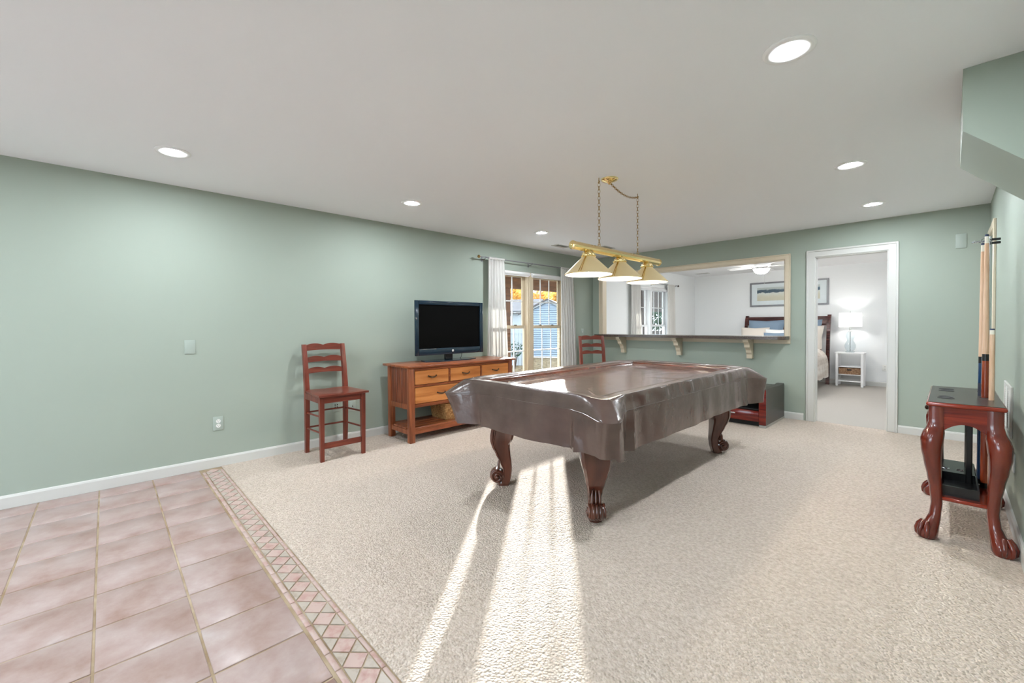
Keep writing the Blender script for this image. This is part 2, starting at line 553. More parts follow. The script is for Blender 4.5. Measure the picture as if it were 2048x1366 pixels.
while BX0 + k*P < RX-0.1:
    x = BX0 + k*P
    if x > 0.06:
        share('diamond_tile', dia, 'tile_pink', (x, (E0+F0)/2, 0))
    if x > 0.0:
        share('triangle_tile', tri_a, 'tile_grey', (x+P/2, (E0+F0)/2, 0))
        share('wedge_tile', tri_b, 'tile_grey', (x+P/2, (E0+F0)/2, 0))
        share('strip_tile', lis, 'tile_pink', (x+P/2, 0.588, 0))
        share('edge_tile', lis2, 'tile_pink', (x+P/2, 0.7135, 0))
    k += 1

# baseboards
def base_y(name, x, d, y0, y1, label, m='trim'):
    prof = [(0, 0), (d*0.014, 0), (d*0.014, 0.075), (d*0.009, 0.088), (0, 0.092)]
    b = MB().prism([(x+p[0], p[1]) for p in prof], 1, y0, y1)
    struct(name, b, m, label, 'baseboard')
def base_x(name, y, d, x0, x1, label, m='trim'):
    prof = [(0, 0), (d*0.014, 0), (d*0.014, 0.075), (d*0.009, 0.088), (0, 0.092)]
    b = MB().prism([(y+p[0], p[1]) for p in prof], 0, x0, x1)
    struct(name, b, m, label, 'baseboard')
base_y('baseboard_left', 0, 1, -0.80, YB, 'white baseboard along the sage wall below the window')
base_x('baseboard_back', YB, -1, 0, 3.237, 'white baseboard left of the bedroom doorway')
base_x('baseboard_back', YB, -1, 4.12, RX, 'short white baseboard right of the bedroom doorway')
base_y('baseboard_right', RX, -1, YR, 5.58, 'white baseboard beside the cue rack')
base_x('baseboard_far', YBED, -1, 0, RX, 'white baseboard behind the nightstand')
base_y('baseboard_bedroom', 0, 1, YB2, YBED, 'white baseboard under the bedroom window')

# casings
def casing_x(name, y, d, x0, x1, z0, z1, wd, m, label, sides='LRTB', th=0.02, jamb=(0, 0)):
    """casing on a wall facing d in y around opening x0..x1,z0..z1"""
    t = thing(name, (0, 0, 0), label, 'trim', kind='structure')
    def pc(nm, lo, hi):
        b = MB().box((lo[0], y, lo[1]), (hi[0], y+d*th*0.7, hi[1]), 0.003)
        b.obj(nm, m, t)
    if 'L' in sides:
        b = MB().box((x0-wd, y, z0-(wd if 'B' in sides else 0)), (x0+0.004, y+d*th*0.75, z1+wd), 0.004)
        b.box((x0-wd, y, z0-(wd if 'B' in sides else 0)), (x0-wd*0.72, y+d*th, z1+wd), 0.005)
        b.obj('side_casing', m, t)
    if 'R' in sides:
        b = MB().box((x1-0.004, y, z0-(wd if 'B' in sides else 0)), (x1+wd, y+d*th*0.75, z1+wd), 0.004)
        b.box((x1+wd*0.72, y, z0-(wd if 'B' in sides else 0)), (x1+wd, y+d*th, z1+wd), 0.005)
        b.obj('side_casing', m, t)
    if 'T' in sides:
        b = MB().box((x0-wd*0.7, y, z1-0.004), (x1+wd*0.7, y+d*th*0.74, z1+wd*0.72), 0.004)
        b.box((x0-wd*0.99, y, z1+wd*0.72), (x1+wd*0.99, y+d*th*0.99, z1+wd), 0.005)
        b.obj('head_casing', m, t)
    if 'B' in sides:
        b = MB().box((x0-wd*0.99, y, z0-wd), (x1+wd*0.99, y+d*th*0.8, z0-0.005), 0.004)
        b.obj('apron', m, t)
    # jamb lining through the wall
    j = 0.012
    ya, yb = jamb
    b = MB()
    b.box((x0, ya, z0), (x0+j, yb, z1))
    b.box((x1-j, ya, z0), (x1, yb, z1))
    b.box((x0+j, ya, z1-j), (x1-j, yb, z1))
    b.obj('jamb', m, t)
    return t
casing_x('trim_1', YB, -1, PT[0], PT[1], PT[2], PT[3], 0.062, 'cream', 'cream casing framing the wide pass-through opening', jamb=(YB-0.004, YB2))
casing_x('trim_2', YB, -1, DR[0]+0.012, DR[1]-0.012, 0.004, DR[3]-0.01, 0.086, 'trim', 'white casing around the open bedroom doorway', 'LRT', jamb=(YB-0.004, YB2+0.004))

# closed door in the right wall
t = thing('door_1', (RX, 5.99, 0), 'white panelled door with cream casing behind the cues', 'door', kind='structure')
b = MB().box((0.035, -0.34, 0.005), (0.075, 0.34, 2.075), 0.003)
b.obj('door_slab', 'trim', t)
for z0, z1 in ((0.2, 0.85), (1.0, 1.92)):
    for s in (-1, 1):
        b = MB().box((0.026, s*0.16-0.11, z0), (0.036, s*0.16+0.11, z1), 0.006)
        b.obj('panel', 'trim', t)
for s in (-1, 1):
    b = MB().box((-0.02, s*0.34, 0.0), (0, s*0.405, 2.15), 0.004)
    b.obj('side_casing', 'cream', t)
MB().box((-0.0198, -0.339, 2.08), (0, 0.339, 2.15), 0.004).obj('head_casing', 'cream', t)

# patio door added behind the camera, out of view, to let daylight in
t = thing('added_patio_door', (2.5, YR-0.06, 0), 'added wide patio door behind the viewpoint, unseen daylight source', 'door', kind='structure')
b = MB()
for x in (-1.8, -0.28, 1.32):
    b.box((x, -0.04, 0.0), (x+0.08, 0.04, 2.15), 0.004)
for xa, xb in ((-1.72, -0.28), (-0.20, 1.32)):
    b.box((xa, -0.04, 0.0), (xb, 0.04, 0.06), 0.004)
    b.box((xa, -0.04, 2.08), (xb, 0.04, 2.15), 0.004)
b.obj('frame', 'sash_w', t)
for xa, xb in ((-1.72, -0.28), (-0.20, 1.32)):
    MB().box((xa, -0.003, 0.06), (xb, 0.003, 2.08)).obj('pane', 'glass', t)

# windows ---------------------------------------------------------------
def window(name, units, fm, label, inner):
    y0, y1 = units[0][0]-0.03, units[-1][1]+0.03
    t = thing(name, (0, 0, 0), label, 'window', kind='structure')
    d0, d1 = -0.12, -0.03
    b = MB()
    b.box((-0.14, y0, WZ0), (0.0, y0+0.03, WZ1), 0.003)
    b.box((-0.14, y1-0.03, WZ0), (0.0, y1, WZ1), 0.003)
    b.box((-0.14, y0+0.03, WZ1-0.03), (0.0, y1-0.03, WZ1), 0.003)
    b.obj('frame', fm, t)
    MB().box((-0.14, y0-0.03, WZ0-0.02), (0.03, y1+0.03, WZ0+0.015), 0.006).obj('sill', fm, t)
    b = MB().box((-0.13, units[0][1], WZ0+0.015), (-0.004, units[1][0], WZ1-0.03), 0.004)
    ym = (units[0][1]+units[1][0])/2
    b.box((-0.004, ym-0.045, WZ0+0.015), (0.008, ym+0.045, WZ1-0.03), 0.004)
    b.obj('mullion', fm, t)
    zm = 1.22
    for (a, c) in units:
        for up_ in (0, 1):
            z0, z1 = (zm-0.02, WZ1-0.03) if up_ else (WZ0+0.015, zm+0.02)
            xc = -0.095 if up_ else -0.06
            st, rl = 0.045, 0.045
            b = MB()
            b.box((xc-0.016, a, z0), (xc+0.016, a+st, z1), 0.004)
            b.box((xc-0.016, c-st, z0), (xc+0.016, c, z1), 0.004)
            b.box((xc-0.0155, a+st, z0), (xc+0.0155, c-st, z0+rl), 0.004)
            b.box((xc-0.0155, a+st, z1-rl), (xc+0.0155, c-st, z1), 0.004)
            s = b.obj('sash', fm, t)
            MB().box((xc-0.003, a+st-0.005, z0+rl-0.005), (xc+0.003, c-st+0.005, z1-rl+0.005)).obj('pane', 'glass', s)
            gw = (c-a-2*st)
            for k in (1, 2):
                y = a+st+gw*k/3
                MB().box((xc-0.007, y-0.008, z0+rl), (xc+0.007, y+0.008, z1-rl), 0.002).obj('muntin', inner, s)
            z = (z0+z1)/2
            MB().box((xc-0.0065, a+st, z-0.008), (xc+0.0065, c-st, z+0.008), 0.002).obj('muntin', inner, s)
            if not up_:
                for q in (0.3, 0.7):
                    y = a+(c-a)*q
                    MB().box((xc-0.02, y-0.02, z1), (xc+0.012, y+0.02, z1+0.014), 0.003).obj('sash_lock', 'dark_metal', s)
    return t
window('window_1', W1, 'sash', 'almond double hung window pair looking out on the blue shed', 'sash_w')
window('window_2', W2, 'sash_w', 'white double hung window pair in the bedroom', 'sash_w')

def blind(a, c, label, grp):
    t = thing('roller_blind', (0.006, (a+c)/2, 1.998), label, 'blind', group=grp)
    hw_ = (c-a)/2
    b = MB().tube([(0, -hw_, 0.03), (0, hw_, 0.03)], 0.028, 14)
    b.obj('rolled_fabric', 'blind', t)
    for s in (-1, 1):
        MB().box((-0.012, s*hw_-0.004, 0.0), (0.012, s*hw_+0.004, 0.055), 0.002).obj('bracket', 'sash_w', t)
    MB().box((-0.004, -hw_+0.01, -0.01), (0.004, hw_-0.01, 0.006), 0.002).obj('hem_bar', 'blind', t)
blind(4.00, 4.735, 'white rolled-up roller blind nearer the television', 'roller blinds rolled up')
blind(4.785, 5.545, 'white rolled-up roller blind nearer the corner stool', 'roller blinds rolled up')
blind(7.92, 8.56, 'white rolled-up bedroom blind on the side nearer the doorway wall', 'bedroom roller blinds')
blind(8.60, 9.34, 'white rolled-up bedroom blind on the side nearer the bed wall', 'bedroom roller blinds')

def curtain(x, yt0, yt1, yb0, yb1, zt, zb, folds, label, grp, seed):
    rnd = random.Random(seed)
    t = thing('sheer_curtain', (x, (yb0+yb1)/2, zb), label, 'curtain', group=grp)
    nu, nz = folds*8+1, 24
    ph = [rnd.uniform(-0.6, 0.6) for _ in range(folds+2)]
    am = [rnd.uniform(0.6, 1.2) for _ in range(folds+2)]
    yc = (yb0+yb1)/2
    def pt(u, v, off):
        y0 = yt0+(yb0-yt0)*v**0.7
        y1 = yt1+(yb1-yt1)*v**0.7
        k = min(int(u*folds), folds-1)
        A = (0.014+0.02*v)*(am[k]*(1-(u*folds-k))+am[k+1]*(u*folds-k))
        dx = A*math.sin(2*PI*folds*u+ph[k]*0.3) + off
        return (dx, y0+(y1-y0)*u + 0.006*math.sin(9*u+7*v) - yc, (zt-(zt-zb)*v) - zb)
    b = MB()
    vs, fs = [], []
    for off in (0.0, -0.003):
        base = len(vs)
        for j in range(nz):
            for i in range(nu):
                vs.append(pt(i/(nu-1), j/(nz-1), off))
        for j in range(nz-1):
            for i in range(nu-1):
                q = (base+j*nu+i, base+j*nu+i+1, base+(j+1)*nu+i+1, base+(j+1)*nu+i)
                fs.append(q if off == 0 else q[::-1])
    n2 = nu*nz
    for j in range(nz-1):
        for i in (0, nu-1):
            fs.append((j*nu+i, (j+1)*nu+i, n2+(j+1)*nu+i, n2+j*nu+i))
    for i in range(nu-1):
        for j in (0, nz-1):
            fs.append((j*nu+i, j*nu+i+1, n2+j*nu+i+1, n2+j*nu+i))
    b.add(vs, fs)
    b.obj('drape', 'curtain', t, smooth=80)
    # rod pocket heading ruffle
    b = MB()
    b.tube([(0.0, yt0-yc, zt-zb-0.012), (0.0, yt1-yc, zt-zb-0.012)], 0.017, 10)
    b.obj('rod_pocket', 'curtain', t)
    return t
g1, g2 = 'sheer curtains at the games room window', 'sheer curtains at the bedroom window'
curtain(0.09, 3.84, 4.13, 3.80, 4.215, 2.195, 0.03, 6, 'white sheer curtain panel behind the television', g1, 1)
curtain(0.085, 5.40, 5.72, 5.41, 5.84, 2.195, 0.03, 6, 'white sheer curtain panel next to the corner stool', g1, 2)
curtain(0.085, 7.62, 7.98, 7.62, 8.08, 2.15, 0.03, 6, 'white sheer bedroom curtain seen under the pool lamp shade', g2, 3)
curtain(0.085, 9.20, 9.55, 9.16, 9.62, 2.15, 0.03, 6, 'white sheer bedroom curtain nearer the bed wall', g2, 4)

def rod(y0, y1, z, mid, label, m, fin):
    t = thing('curtain_rod', (0.085, y0, z), label, 'curtain rod')
    MB().tube([(0, 0, 0), (0, y1-y0, 0)], 0.008, 10).obj('pole', m, t)
    for y in (0, y1-y0):
        s = -1 if y == 0 else 1
        MB().ball((0, y+s*0.022, 0), 0.022, 14, 10).obj('finial', fin, t)
    for y in (0.10, mid-y0, y1-y0-0.10):
        b = MB().tube([(-0.083, y, -0.02), (-0.03, y, -0.02), (0, y, -0.012)], 0.005, 8)
        b.box((-0.085, y-0.012, -0.05), (-0.079, y+0.012, 0.02), 0.002)
        b.torus((0, y, 0), 0.009, 0.003, 12, 6)
        b.obj('bracket', m, t)
rod(3.69, 5.90, 2.185, 4.72, 'slim pewter curtain rod with ball ends above double window', 'frame_grey', 'brass_dark')
rod(7.56, 9.70, 2.14, 8.58, 'slim curtain rod above the bedroom window', 'frame_grey', 'dark_metal')

# ------------------------------------------------------------------ wall plates, vents, lights
def plate_left(y, z, w_, h_, m, label, kind, cat='wall plate'):
    t = thing('wall_plate' if kind == 'blank' else 'wall_outlet', (0, y, z), label, cat)
    MB().box((0, -w_/2, -h_/2), (0.006, w_/2, h_/2), 0.0025, seg=2).obj('cover_plate', m, t)
    if kind == 'duplex':
        for s in (-1, 1):
            b = MB().lathe([(0.017, 0), (0.0175, 0.003), (0.0, 0.0031)], 20, T=Matrix.Translation((0.005, 0, s*0.02)) @ Matrix.Rotation(PI/2, 4, 'Y'))
            r_ = b.obj('receptacle', 'plate_w', t)
            for yy in (-0.006, 0.006):
                MB().box((0.0078, yy-0.0012, s*0.02+0.001), (0.0088, yy+0.0012, s*0.02+0.008)).obj('slot', 'black', r_)
            MB().box((0.0078, -0.002, s*0.02-0.009), (0.0088, 0.002, s*0.02-0.005)).obj('slot', 'black', r_)
    elif kind == 'jacks':
        for yy in (-0.012, 0.012):
            for zz in (-0.012, 0.012):
                MB().box((0.005, yy-0.005, zz-0.005), (0.0075, yy+0.005, zz+0.005)).obj('jack', 'black', t)
    elif kind == 'coax':
        MB().lathe([(0.005, 0), (0.005, 0.008), (0.003, 0.009)], 10, T=Matrix.Translation((0.005, 0, 0)) @ Matrix.Rotation(PI/2, 4, 'Y')).obj('coax_jack', 'dark_metal', t)
    elif kind == 'switch':
        MB().box((0.005, -0.005, -0.012), (0.012, 0.005, 0.012), 0.002).obj('toggle', 'plate_w', t)
    return t
plate_left(0.52, 1.078, 0.075, 0.118, 'plate_g', 'blank green painted wall plate above the outlet', 'blank')
plate_left(0.712, 0.388, 0.078, 0.122, 'plate_g', 'duplex outlet with pale green cover below the blank plate', 'duplex', 'outlet')
plate_left(1.755, 0.40, 0.075, 0.115, 'plate_g', 'wall plate with four small jacks behind the bar stool', 'jacks', 'outlet')
plate_left(1.93, 0.375, 0.075, 0.115, 'plate_g', 'coaxial cable wall plate between stool and console', 'coax', 'outlet')
plate_left(6.10, 1.12, 0.075, 0.115, 'plate_g', 'light switch plate in the corner by the curtain', 'switch', 'light switch')
# thermostat-like blank plate high on the back wall
t = thing('wall_plate', (4.605, YB, 2.09), 'square blank cover plate painted green right of the doorway', 'wall plate')
MB().box((-0.04, -0.008, -0.075), (0.04, 0, 0.075), 0.003, seg=2).obj('cover_plate', 'plate_g', t)
t = thing('wall_outlet', (RX, 3.93, 0.40), 'white outlet plate low on the wall behind the cue rack', 'outlet')
MB().box((-0.007, -0.04, -0.06), (0, 0.04, 0.06), 0.003).obj('cover_plate', 'plate_w', t)
t = thing('wall_outlet', (3.66, YBED, 0.37), 'white outlet on the bedroom wall right of nightstand', 'outlet')
MB().box((-0.04, -0.007, -0.06), (0.04, 0, 0.06), 0.003).obj('cover_plate', 'plate_w', t)
for s in (-1, 1):
    MB().box((-0.015, -0.009, s*0.022-0.013), (0.015, -0.006, s*0.022+0.013), 0.003).obj('receptacle', 'trim', t)

# return air grille on the right wall
t = thing('return_grille', (RX, 4.27, 0.52), 'white louvred return air grille low beside the cue rack', 'vent')
W_, Hh = 0.46, 0.32
b = MB()
b.box((-0.012, -W_/2, 0), (0, -W_/2+0.03, Hh), 0.003)
b.box((-0.012, W_/2-0.03, 0), (0, W_/2, Hh), 0.003)
b.box((-0.0118, -W_/2+0.03, 0), (0, W_/2-0.03, 0.025), 0.003)
b.box((-0.0118, -W_/2+0.03, Hh-0.025), (0, W_/2-0.03, Hh), 0.003)
b.box((-0.0117, -0.008, 0.025), (0, 0.008, Hh-0.025), 0.002)
b.obj('grille_frame', 'trim', t)
MB().box((-0.002, -W_/2+0.03, 0.025), (0, W_/2-0.03, Hh-0.025)).obj('duct_shadow_panel', 'black_matte', t)
b = MB()
for k in range(22):
    z = 0.031+k*(Hh-0.05)/22
    b.prism([(-0.009, z), (-0.0075, z), (-0.002, z+0.010), (-0.0035, z+0.010)], 1, -W_/2+0.03, W_/2-0.03)
o = b.obj('louvre_set', 'trim', t, smooth=0)
o['kind'] = 'stuff'

def ceil_vent(x, y, rz, label, w_=0.30, d_=0.14):
    t = thing('ceiling_vent', (x, y, H), label, 'vent', rz)
    b = MB()
    b.box((-w_/2, -d_/2, -0.008), (w_/2, -d_/2+0.02, 0), 0.002)
    b.box((-w_/2, d_/2-0.02, -0.008), (w_/2, d_/2, 0), 0.002)
    b.box((-w_/2, -d_/2+0.02, -0.0079), (-w_/2+0.02, d_/2-0.02, 0), 0.002)
    b.box((w_/2-0.02, -d_/2+0.02, -0.0079), (w_/2, d_/2-0.02, 0), 0.002)
    b.obj('frame', 'trim', t)
    MB().box((-w_/2+0.02, -d_/2+0.02, -0.002), (w_/2-0.02, d_/2-0.02, 0)).obj('duct_shadow_panel', 'black_matte', t)
    for k in range(4):
        y_ = -d_/2+0.032+k*(d_-0.05)/3.6
        sg = 1 if k < 2 else -1
        MB().prism([(y_, -0.009), (y_+0.0015, -0.009), (y_+0.0015+sg*0.008, -0.002), (y_+sg*0.008, -0.002)], 0, -w_/2+0.02, w_/2-0.02).obj('louvre', 'trim', t, smooth=0)
ceil_vent(0.44, 4.98, PI/2, 'small white ceiling register near the window curtain')
ceil_vent(0.83, 5.60, PI/2, 'small white ceiling register above the pool lamp bar')
ceil_vent(0.46, 10.18, 0.0, 'small ceiling register in the bedroom')

def downlight(x, y, label, lens='lens', grp='recessed ceiling lights'):
    t = thing('recessed_light', (x, y, H), label, 'ceiling light', group=grp)
    MB().lathe([(0.050, 0.0), (0.100, 0.0), (0.101, -0.003), (0.097, -0.007), (0.088, -0.009), (0.053, -0.006), (0.050, -0.004)], 40).obj('trim_ring', 'paint_white', t, smooth=60)
    MB().lathe([(0.001, -0.0072), (0.03, -0.0071), (0.045, -0.0069), (0.0505, -0.0062), (0.0505, -0.002), (0.001, -0.002)], 32, cap=True).obj('lens', lens, t, smooth=60)
for x, y, l in [(0.86, 0.35, 'recessed light above the tiles nearest the left edge'), (0.90, 2.16, 'recessed light over the bar stool and console side'),
                (0.87, 4.07, 'recessed light nearest the window curtain'), (4.035, 2.17, 'largest recessed light, closest to the stair bulkhead'),
                (4.0, 4.07, 'recessed light over the cue rack side of room'), (3.985, 5.57, 'recessed light closest to the bedroom doorway')]:
    downlight(x, y, l)
for x, y, l in ((0.9, -1.6, 'left'), (2.5, -0.7, 'middle'), (4.0, -1.6, 'right'), (2.5, -2.8, 'rearmost')):  # extra lamps added behind the camera as fill, never in view
    downlight(x, y, l + ' added fill light over the entry tiles, unseen behind the viewpoint', grp='added fill lights over the entry')
for x, y, l in ((1.5, 7.4, 'nearer the curtained bedroom window'), (2.3, 7.2, 'above the foot of the bed'), (3.9, 7.2, 'just inside the bedroom doorway'), (3.9, 8.4, 'on the open floor beside the bed')):  # lamps added at unseen spots to brighten the bedroom
    downlight(x, y, 'added unseen bedroom light ' + l, 'bed_fill', grp='added bedroom fill lights')

# ------------------------------------------------------------------ counter on corbels
t = thing('bar_counter', (0, 0, 0), 'speckled brown laminate bar top on cream corbels below pass-through', 'counter')
YF = 6.13
pts = [(0.215, YF+0.03), (0.225, YF+0.008), (0.245, YF)]
for i in range(9):
    a = -PI/2 + (PI/2)*i/8
    pts.append((3.0+0.085*math.cos(a), YF+0.085+0.085*math.sin(a)))
pts += [(3.085, YB-0.021), (3.018, YB-0.021), (3.018, YB2+0.03), (0.213, YB2+0.03), (0.213, YB-0.021), (0.215, YB-0.021)]
# dedupe
b = MB().prism(pts[:-1], 2, 1.040, 1.079)
b.obj('countertop', 'laminate', t, smooth=30)
cp = [(0, 0), (-0.235, 0), (-0.235, -0.022), (-0.215, -0.03), (-0.21, -0.045), (-0.185, -0.055), (-0.165, -0.08), (-0.155, -0.115), (-0.12, -0.13), (-0.095, -0.155), (-0.085, -0.19), (-0.065, -0.215), (-0.06, -0.27), (0, -0.27)]
for x in (0.66, 1.635, 2.625):
    b = MB().prism([(YB-0.016+p[0], 1.039+p[1]) for p in cp], 0, x-0.034, x+0.034)
    b.obj('corbel', 'cream', t, smooth=20)

# ------------------------------------------------------------------ bar stools
def make_stool():
    t = thing('bar_stool', (0, 0, 0), 'cherry', 'stool', group='ladder back cherry bar stools')
    # local: seat faces +x, origin at floor centre
    for s in (-1, 1):
        b = MB().loft([[(0.205+dx*w2, s*0.195+dy*w2, z) for dx, dy in ((-1, -1), (1, -1), (1, 1), (-1, 1))] for z, w2 in ((0, 0.016), (0.3, 0.0185), (0.59, 0.0205))])
        b.obj('front_leg', 'cherry', t, smooth=20)
        rings = []
        for z, x, w2 in ((0, -0.215, 0.017), (0.25, -0.20, 0.019), (0.55, -0.195, 0.021), (0.66, -0.20, 0.021), (0.85, -0.222, 0.0195), (1.0, -0.25, 0.0185), (1.065, -0.264, 0.018)):
            rings.append([(x+dx*w2*1.1, s*0.19+dy*w2, z) for dx, dy in ((-1, -1), (1, -1), (1, 1), (-1, 1))])
        MB().loft(rings).obj('back_post', 'cherry', t, smooth=20)
    # wavy slats
    for zc, hh, xs_ in ((1.035, 0.068, -0.256), (0.915, 0.058, -0.235), (0.805, 0.056, -0.217)):
        n = 25
        rings = []
        for i in range(n):
            u = i/(n-1)
            y = -0.172+0.344*u
            wave = 0.016*math.sin(PI*((u*2) % 1.0 if u < 1 else 0)) if 0.0 < u < 1 else 0
            wave = 0.018*abs(math.sin(2*PI*u))**0.8
            bow = -0.018*(1-(2*u-1)**2)
            zt_, zb_ = zc+hh/2-0.014+wave, zc-hh/2+0.006*abs(math.sin(PI*u))
            x = xs_+bow
            rings.append([(x-0.008, y, zb_), (x+0.008, y, zb_), (x+0.008-0.004, y, zt_), (x-0.008-0.004, y, zt_)])
        MB().loft(rings).obj('back_slat', 'cherry_y', t, smooth=40)
    # saddle seat
    n, m_ = 15, 15
    def seat_pt(u, v, top):
        wd = 0.205+0.03*u
        y = (2*v-1)*wd
        x = -0.215+0.475*u + (0.012*(1-(2*v-1)**2) if u > 0.5 else 0)*(u-0.5)*2
        e = max(abs(2*u-1), abs(2*v-1))
        z = 0.622 if top else 0.594
        if top:
            z -= 0.012*max(0, 1-((2*u-0.9)**2+(2*v-1)**2*1.2)) + (0.006 if e > 0.98 else 0)
        else:
            z += (0.004 if e > 0.98 else 0)
        return (x, y, z)
    vs, fs = [], []
    for top in (1, 0):
        for i in range(n):
            for j in range(m_):
                vs.append(seat_pt(i/(n-1), j/(m_-1), top))
    q = n*m_
    for i in range(n-1):
        for j in range(m_-1):
            f = (i*m_+j, (i+1)*m_+j, (i+1)*m_+j+1, i*m_+j+1)
            fs += [f, tuple(q+k for k in f[::-1])]
    for i in range(n-1):
        for j in (0, m_-1):
            fs.append((i*m_+j, (i+1)*m_+j, q+(i+1)*m_+j, q+i*m_+j))
    for j in range(m_-1):
        for i in (0, n-1):
            fs.append((i*m_+j, i*m_+j+1, q+i*m_+j+1, q+i*m_+j))
    MB().add(vs, fs).obj('seat', 'cherry_y', t, smooth=50)
    b = MB()
    b.box((0.194, -0.176, 0.535), (0.216, 0.176, 0.594), 0.002)
    b.obj('apron', 'cherry_y', t)
    for s in (-1, 1):
        MB().box((-0.18, s*0.2-0.01, 0.535), (0.186, s*0.2+0.01, 0.594), 0.002).obj('apron', 'cherry', t)
        for z in (0.40, 0.25):
            MB().tube([(-0.195, s*0.192, z-0.005), (0.20, s*0.195, z+0.012)], [0.009, 0.009], 10).obj('rung', 'cherry', t)
    MB().box((-0.205, -0.172, 0.545), (-0.188, 0.172, 0.594), 0.002).obj('apron', 'cherry_y', t)
    for z in (0.40, 0.25):
        MB().tube([(-0.20, -0.18, z), (-0.20, 0.18, z)], 0.009, 10).obj('rung', 'cherry_y', t)
    MB().box((0.195, -0.178, 0.115), (0.213, 0.178, 0.168), 0.003).obj('foot_rail', 'cherry_y', t)
    return t
st = make_stool()
st.location = (0.345, 1.605, 0.004)
st['label'] = 'cherry ladder back bar stool standing alone left of the console'
st2 = copy_tree(st)
st2.location = (0.76, 5.46, 0.004)
st2.rotation_euler.z = math.radians(-33)
st2['label'] = 'cherry ladder back bar stool in the corner below the counter end'

# ------------------------------------------------------------------ console
CX0, CX1, CY0, CY1 = 0.125, 0.61, 2.285, 3.775
t = thing('media_console', (0, 0, 0.004), 'rustic red pine console with five drawers and slatted shelf under television', 'console')
LG = 0.062
for x in (CX0, CX1-LG):
    for y in (CY0, CY1-LG):
        MB().box((x, y, 0), (x+LG, y+LG, 0.795), 0.006, seg=2).obj('leg', 'pine_frame', t)
MB().box((CX0-0.045, CY0-0.035, 0.796), (CX1+0.035, CY1+0.035, 0.822), 0.007, seg=2).obj('top', 'pine_frame_y', t)
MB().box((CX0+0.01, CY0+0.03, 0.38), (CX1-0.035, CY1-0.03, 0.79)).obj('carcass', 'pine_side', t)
# front rails and stiles
fx0, fx1 = CX1-0.04, CX1-0.008
fr = MB()
fr.box((fx0, CY0+LG, 0.765), (fx1, CY1-LG, 0.796), 0.002)
fr.box((fx0, CY0+LG, 0.586), (fx1, CY1-LG, 0.61), 0.002)
fr.box((fx0, CY0+LG, 0.372), (fx1, CY1-LG, 0.408), 0.002)
iy0, iy1 = CY0+LG, CY1-LG
w3 = (iy1-iy0-2*0.022)/3
for k in (1, 2):
    y = iy0+k*w3+(k-1)*0.022
    fr.box((fx0, y, 0.61), (fx1, y+0.022, 0.765), 0.002)
w2_ = (iy1-iy0-0.022)/2
fr.box((fx0, iy0+w2_, 0.408), (fx1, iy0+w2_+0.022, 0.586), 0.002)
fr.obj('face_frame', 'pine_frame_y', t)
def pull(x, y, z, par):
    n = 9
    pts = [(x+0.004+0.022*math.sin(PI*i/(n-1))**0.6, y-0.05+0.1*i/(n-1), z+0.006-0.012*math.sin(PI*i/(n-1))) for i in range(n)]
    rr = [0.005+0.003*math.sin(PI*i/(n-1)) for i in range(n)]
    b = MB().tube(pts, rr, 8)
    for s in (-1, 1):
        b.ball((x+0.004, y+s*0.05, z+0.006), 0.009, 10, 6)
    b.obj('pull', 'dark_metal', par)
for k in range(3):
    y = iy0+k*(w3+0.022)
    d = MB().box((fx0, y+0.004, 0.614), (fx1+0.003, y+w3-0.004, 0.761), 0.004).obj('drawer', 'pine_drawer', t)
    pull(fx1, y+w3/2, 0.69, d)
for k in range(2):
    y = iy0+k*(w2_+0.022)
    d = MB().box((fx0, y+0.004, 0.412), (fx1+0.003, y+w2_-0.004, 0.582), 0.004).obj('drawer', 'pine_drawer', t)
    pull(fx1, y+w2_/2, 0.50, d)
# side planks and rails (both ends)
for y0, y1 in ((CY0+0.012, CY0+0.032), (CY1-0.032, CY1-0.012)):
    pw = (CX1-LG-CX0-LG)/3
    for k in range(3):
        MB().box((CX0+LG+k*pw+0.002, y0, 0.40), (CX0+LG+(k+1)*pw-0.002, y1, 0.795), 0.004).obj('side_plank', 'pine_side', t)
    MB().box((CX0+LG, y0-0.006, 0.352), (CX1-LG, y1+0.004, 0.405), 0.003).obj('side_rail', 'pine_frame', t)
    MB().box((CX0+LG-0.002, y0-0.002, 0.085), (CX1-LG+0.002, y1, 0.135), 0.003).obj('shelf_rail', 'pine_frame', t)
for k in range(5):
    a = CX0+0.02+k*(CX1-CX0-0.03)/5
    MB().box((a, CY0+0.066 if k in (0, 4) else CY0+0.012, 0.137), (a+(CX1-CX0-0.03)/5-0.005, CY1-0.066 if k in (0, 4) else CY1-0.012, 0.156), 0.003).obj('shelf_slat', 'pine_frame_y', t)
MB().box((CX1-0.045, CY0+LG, 0.085), (CX1-0.02, CY1-LG, 0.1365), 0.003).obj('shelf_rail', 'pine_frame_y', t)
# wicker basket on the shelf
t = thing('wicker_basket', (0.36, 3.05, 0.160), 'tan wicker basket on the lower shelf of the console', 'basket')
def basket(mb, lx, ly, h, th, n=6, taper=0.02):
    rings = []
    def rr(ax, ay, z, r=0.02):
        out = []
        for cx_, cy_, a0 in ((ax-r, ay-r, 0), (-ax+r, ay-r, PI/2), (-ax+r, -ay+r, PI), (ax-r, -ay+r, 3*PI/2)):
            for i in range(n):
                a = a0+PI/2*i/(n-1)
                out.append((cx_+r*math.cos(a), cy_+r*math.sin(a), z))
        return out
    k = 14
    for i in range(k+1):
        q = i/k
        bul = 0.003*(i % 2)
        rings.append(rr(lx-taper*(1-q)+bul, ly-taper*(1-q)+bul, h*q))
    rings.append(rr(lx+0.004, ly+0.004, h+0.006))
    rings.append(rr(lx-th, ly-th, h+0.004))
    rings.append(rr(lx-th-taper, ly-th-taper, 0.012))
    mb.loft(rings, True)
    return mb
basket(MB(), 0.17, 0.26, 0.185, 0.012).obj('woven_body', 'wicker', t, smooth=50)
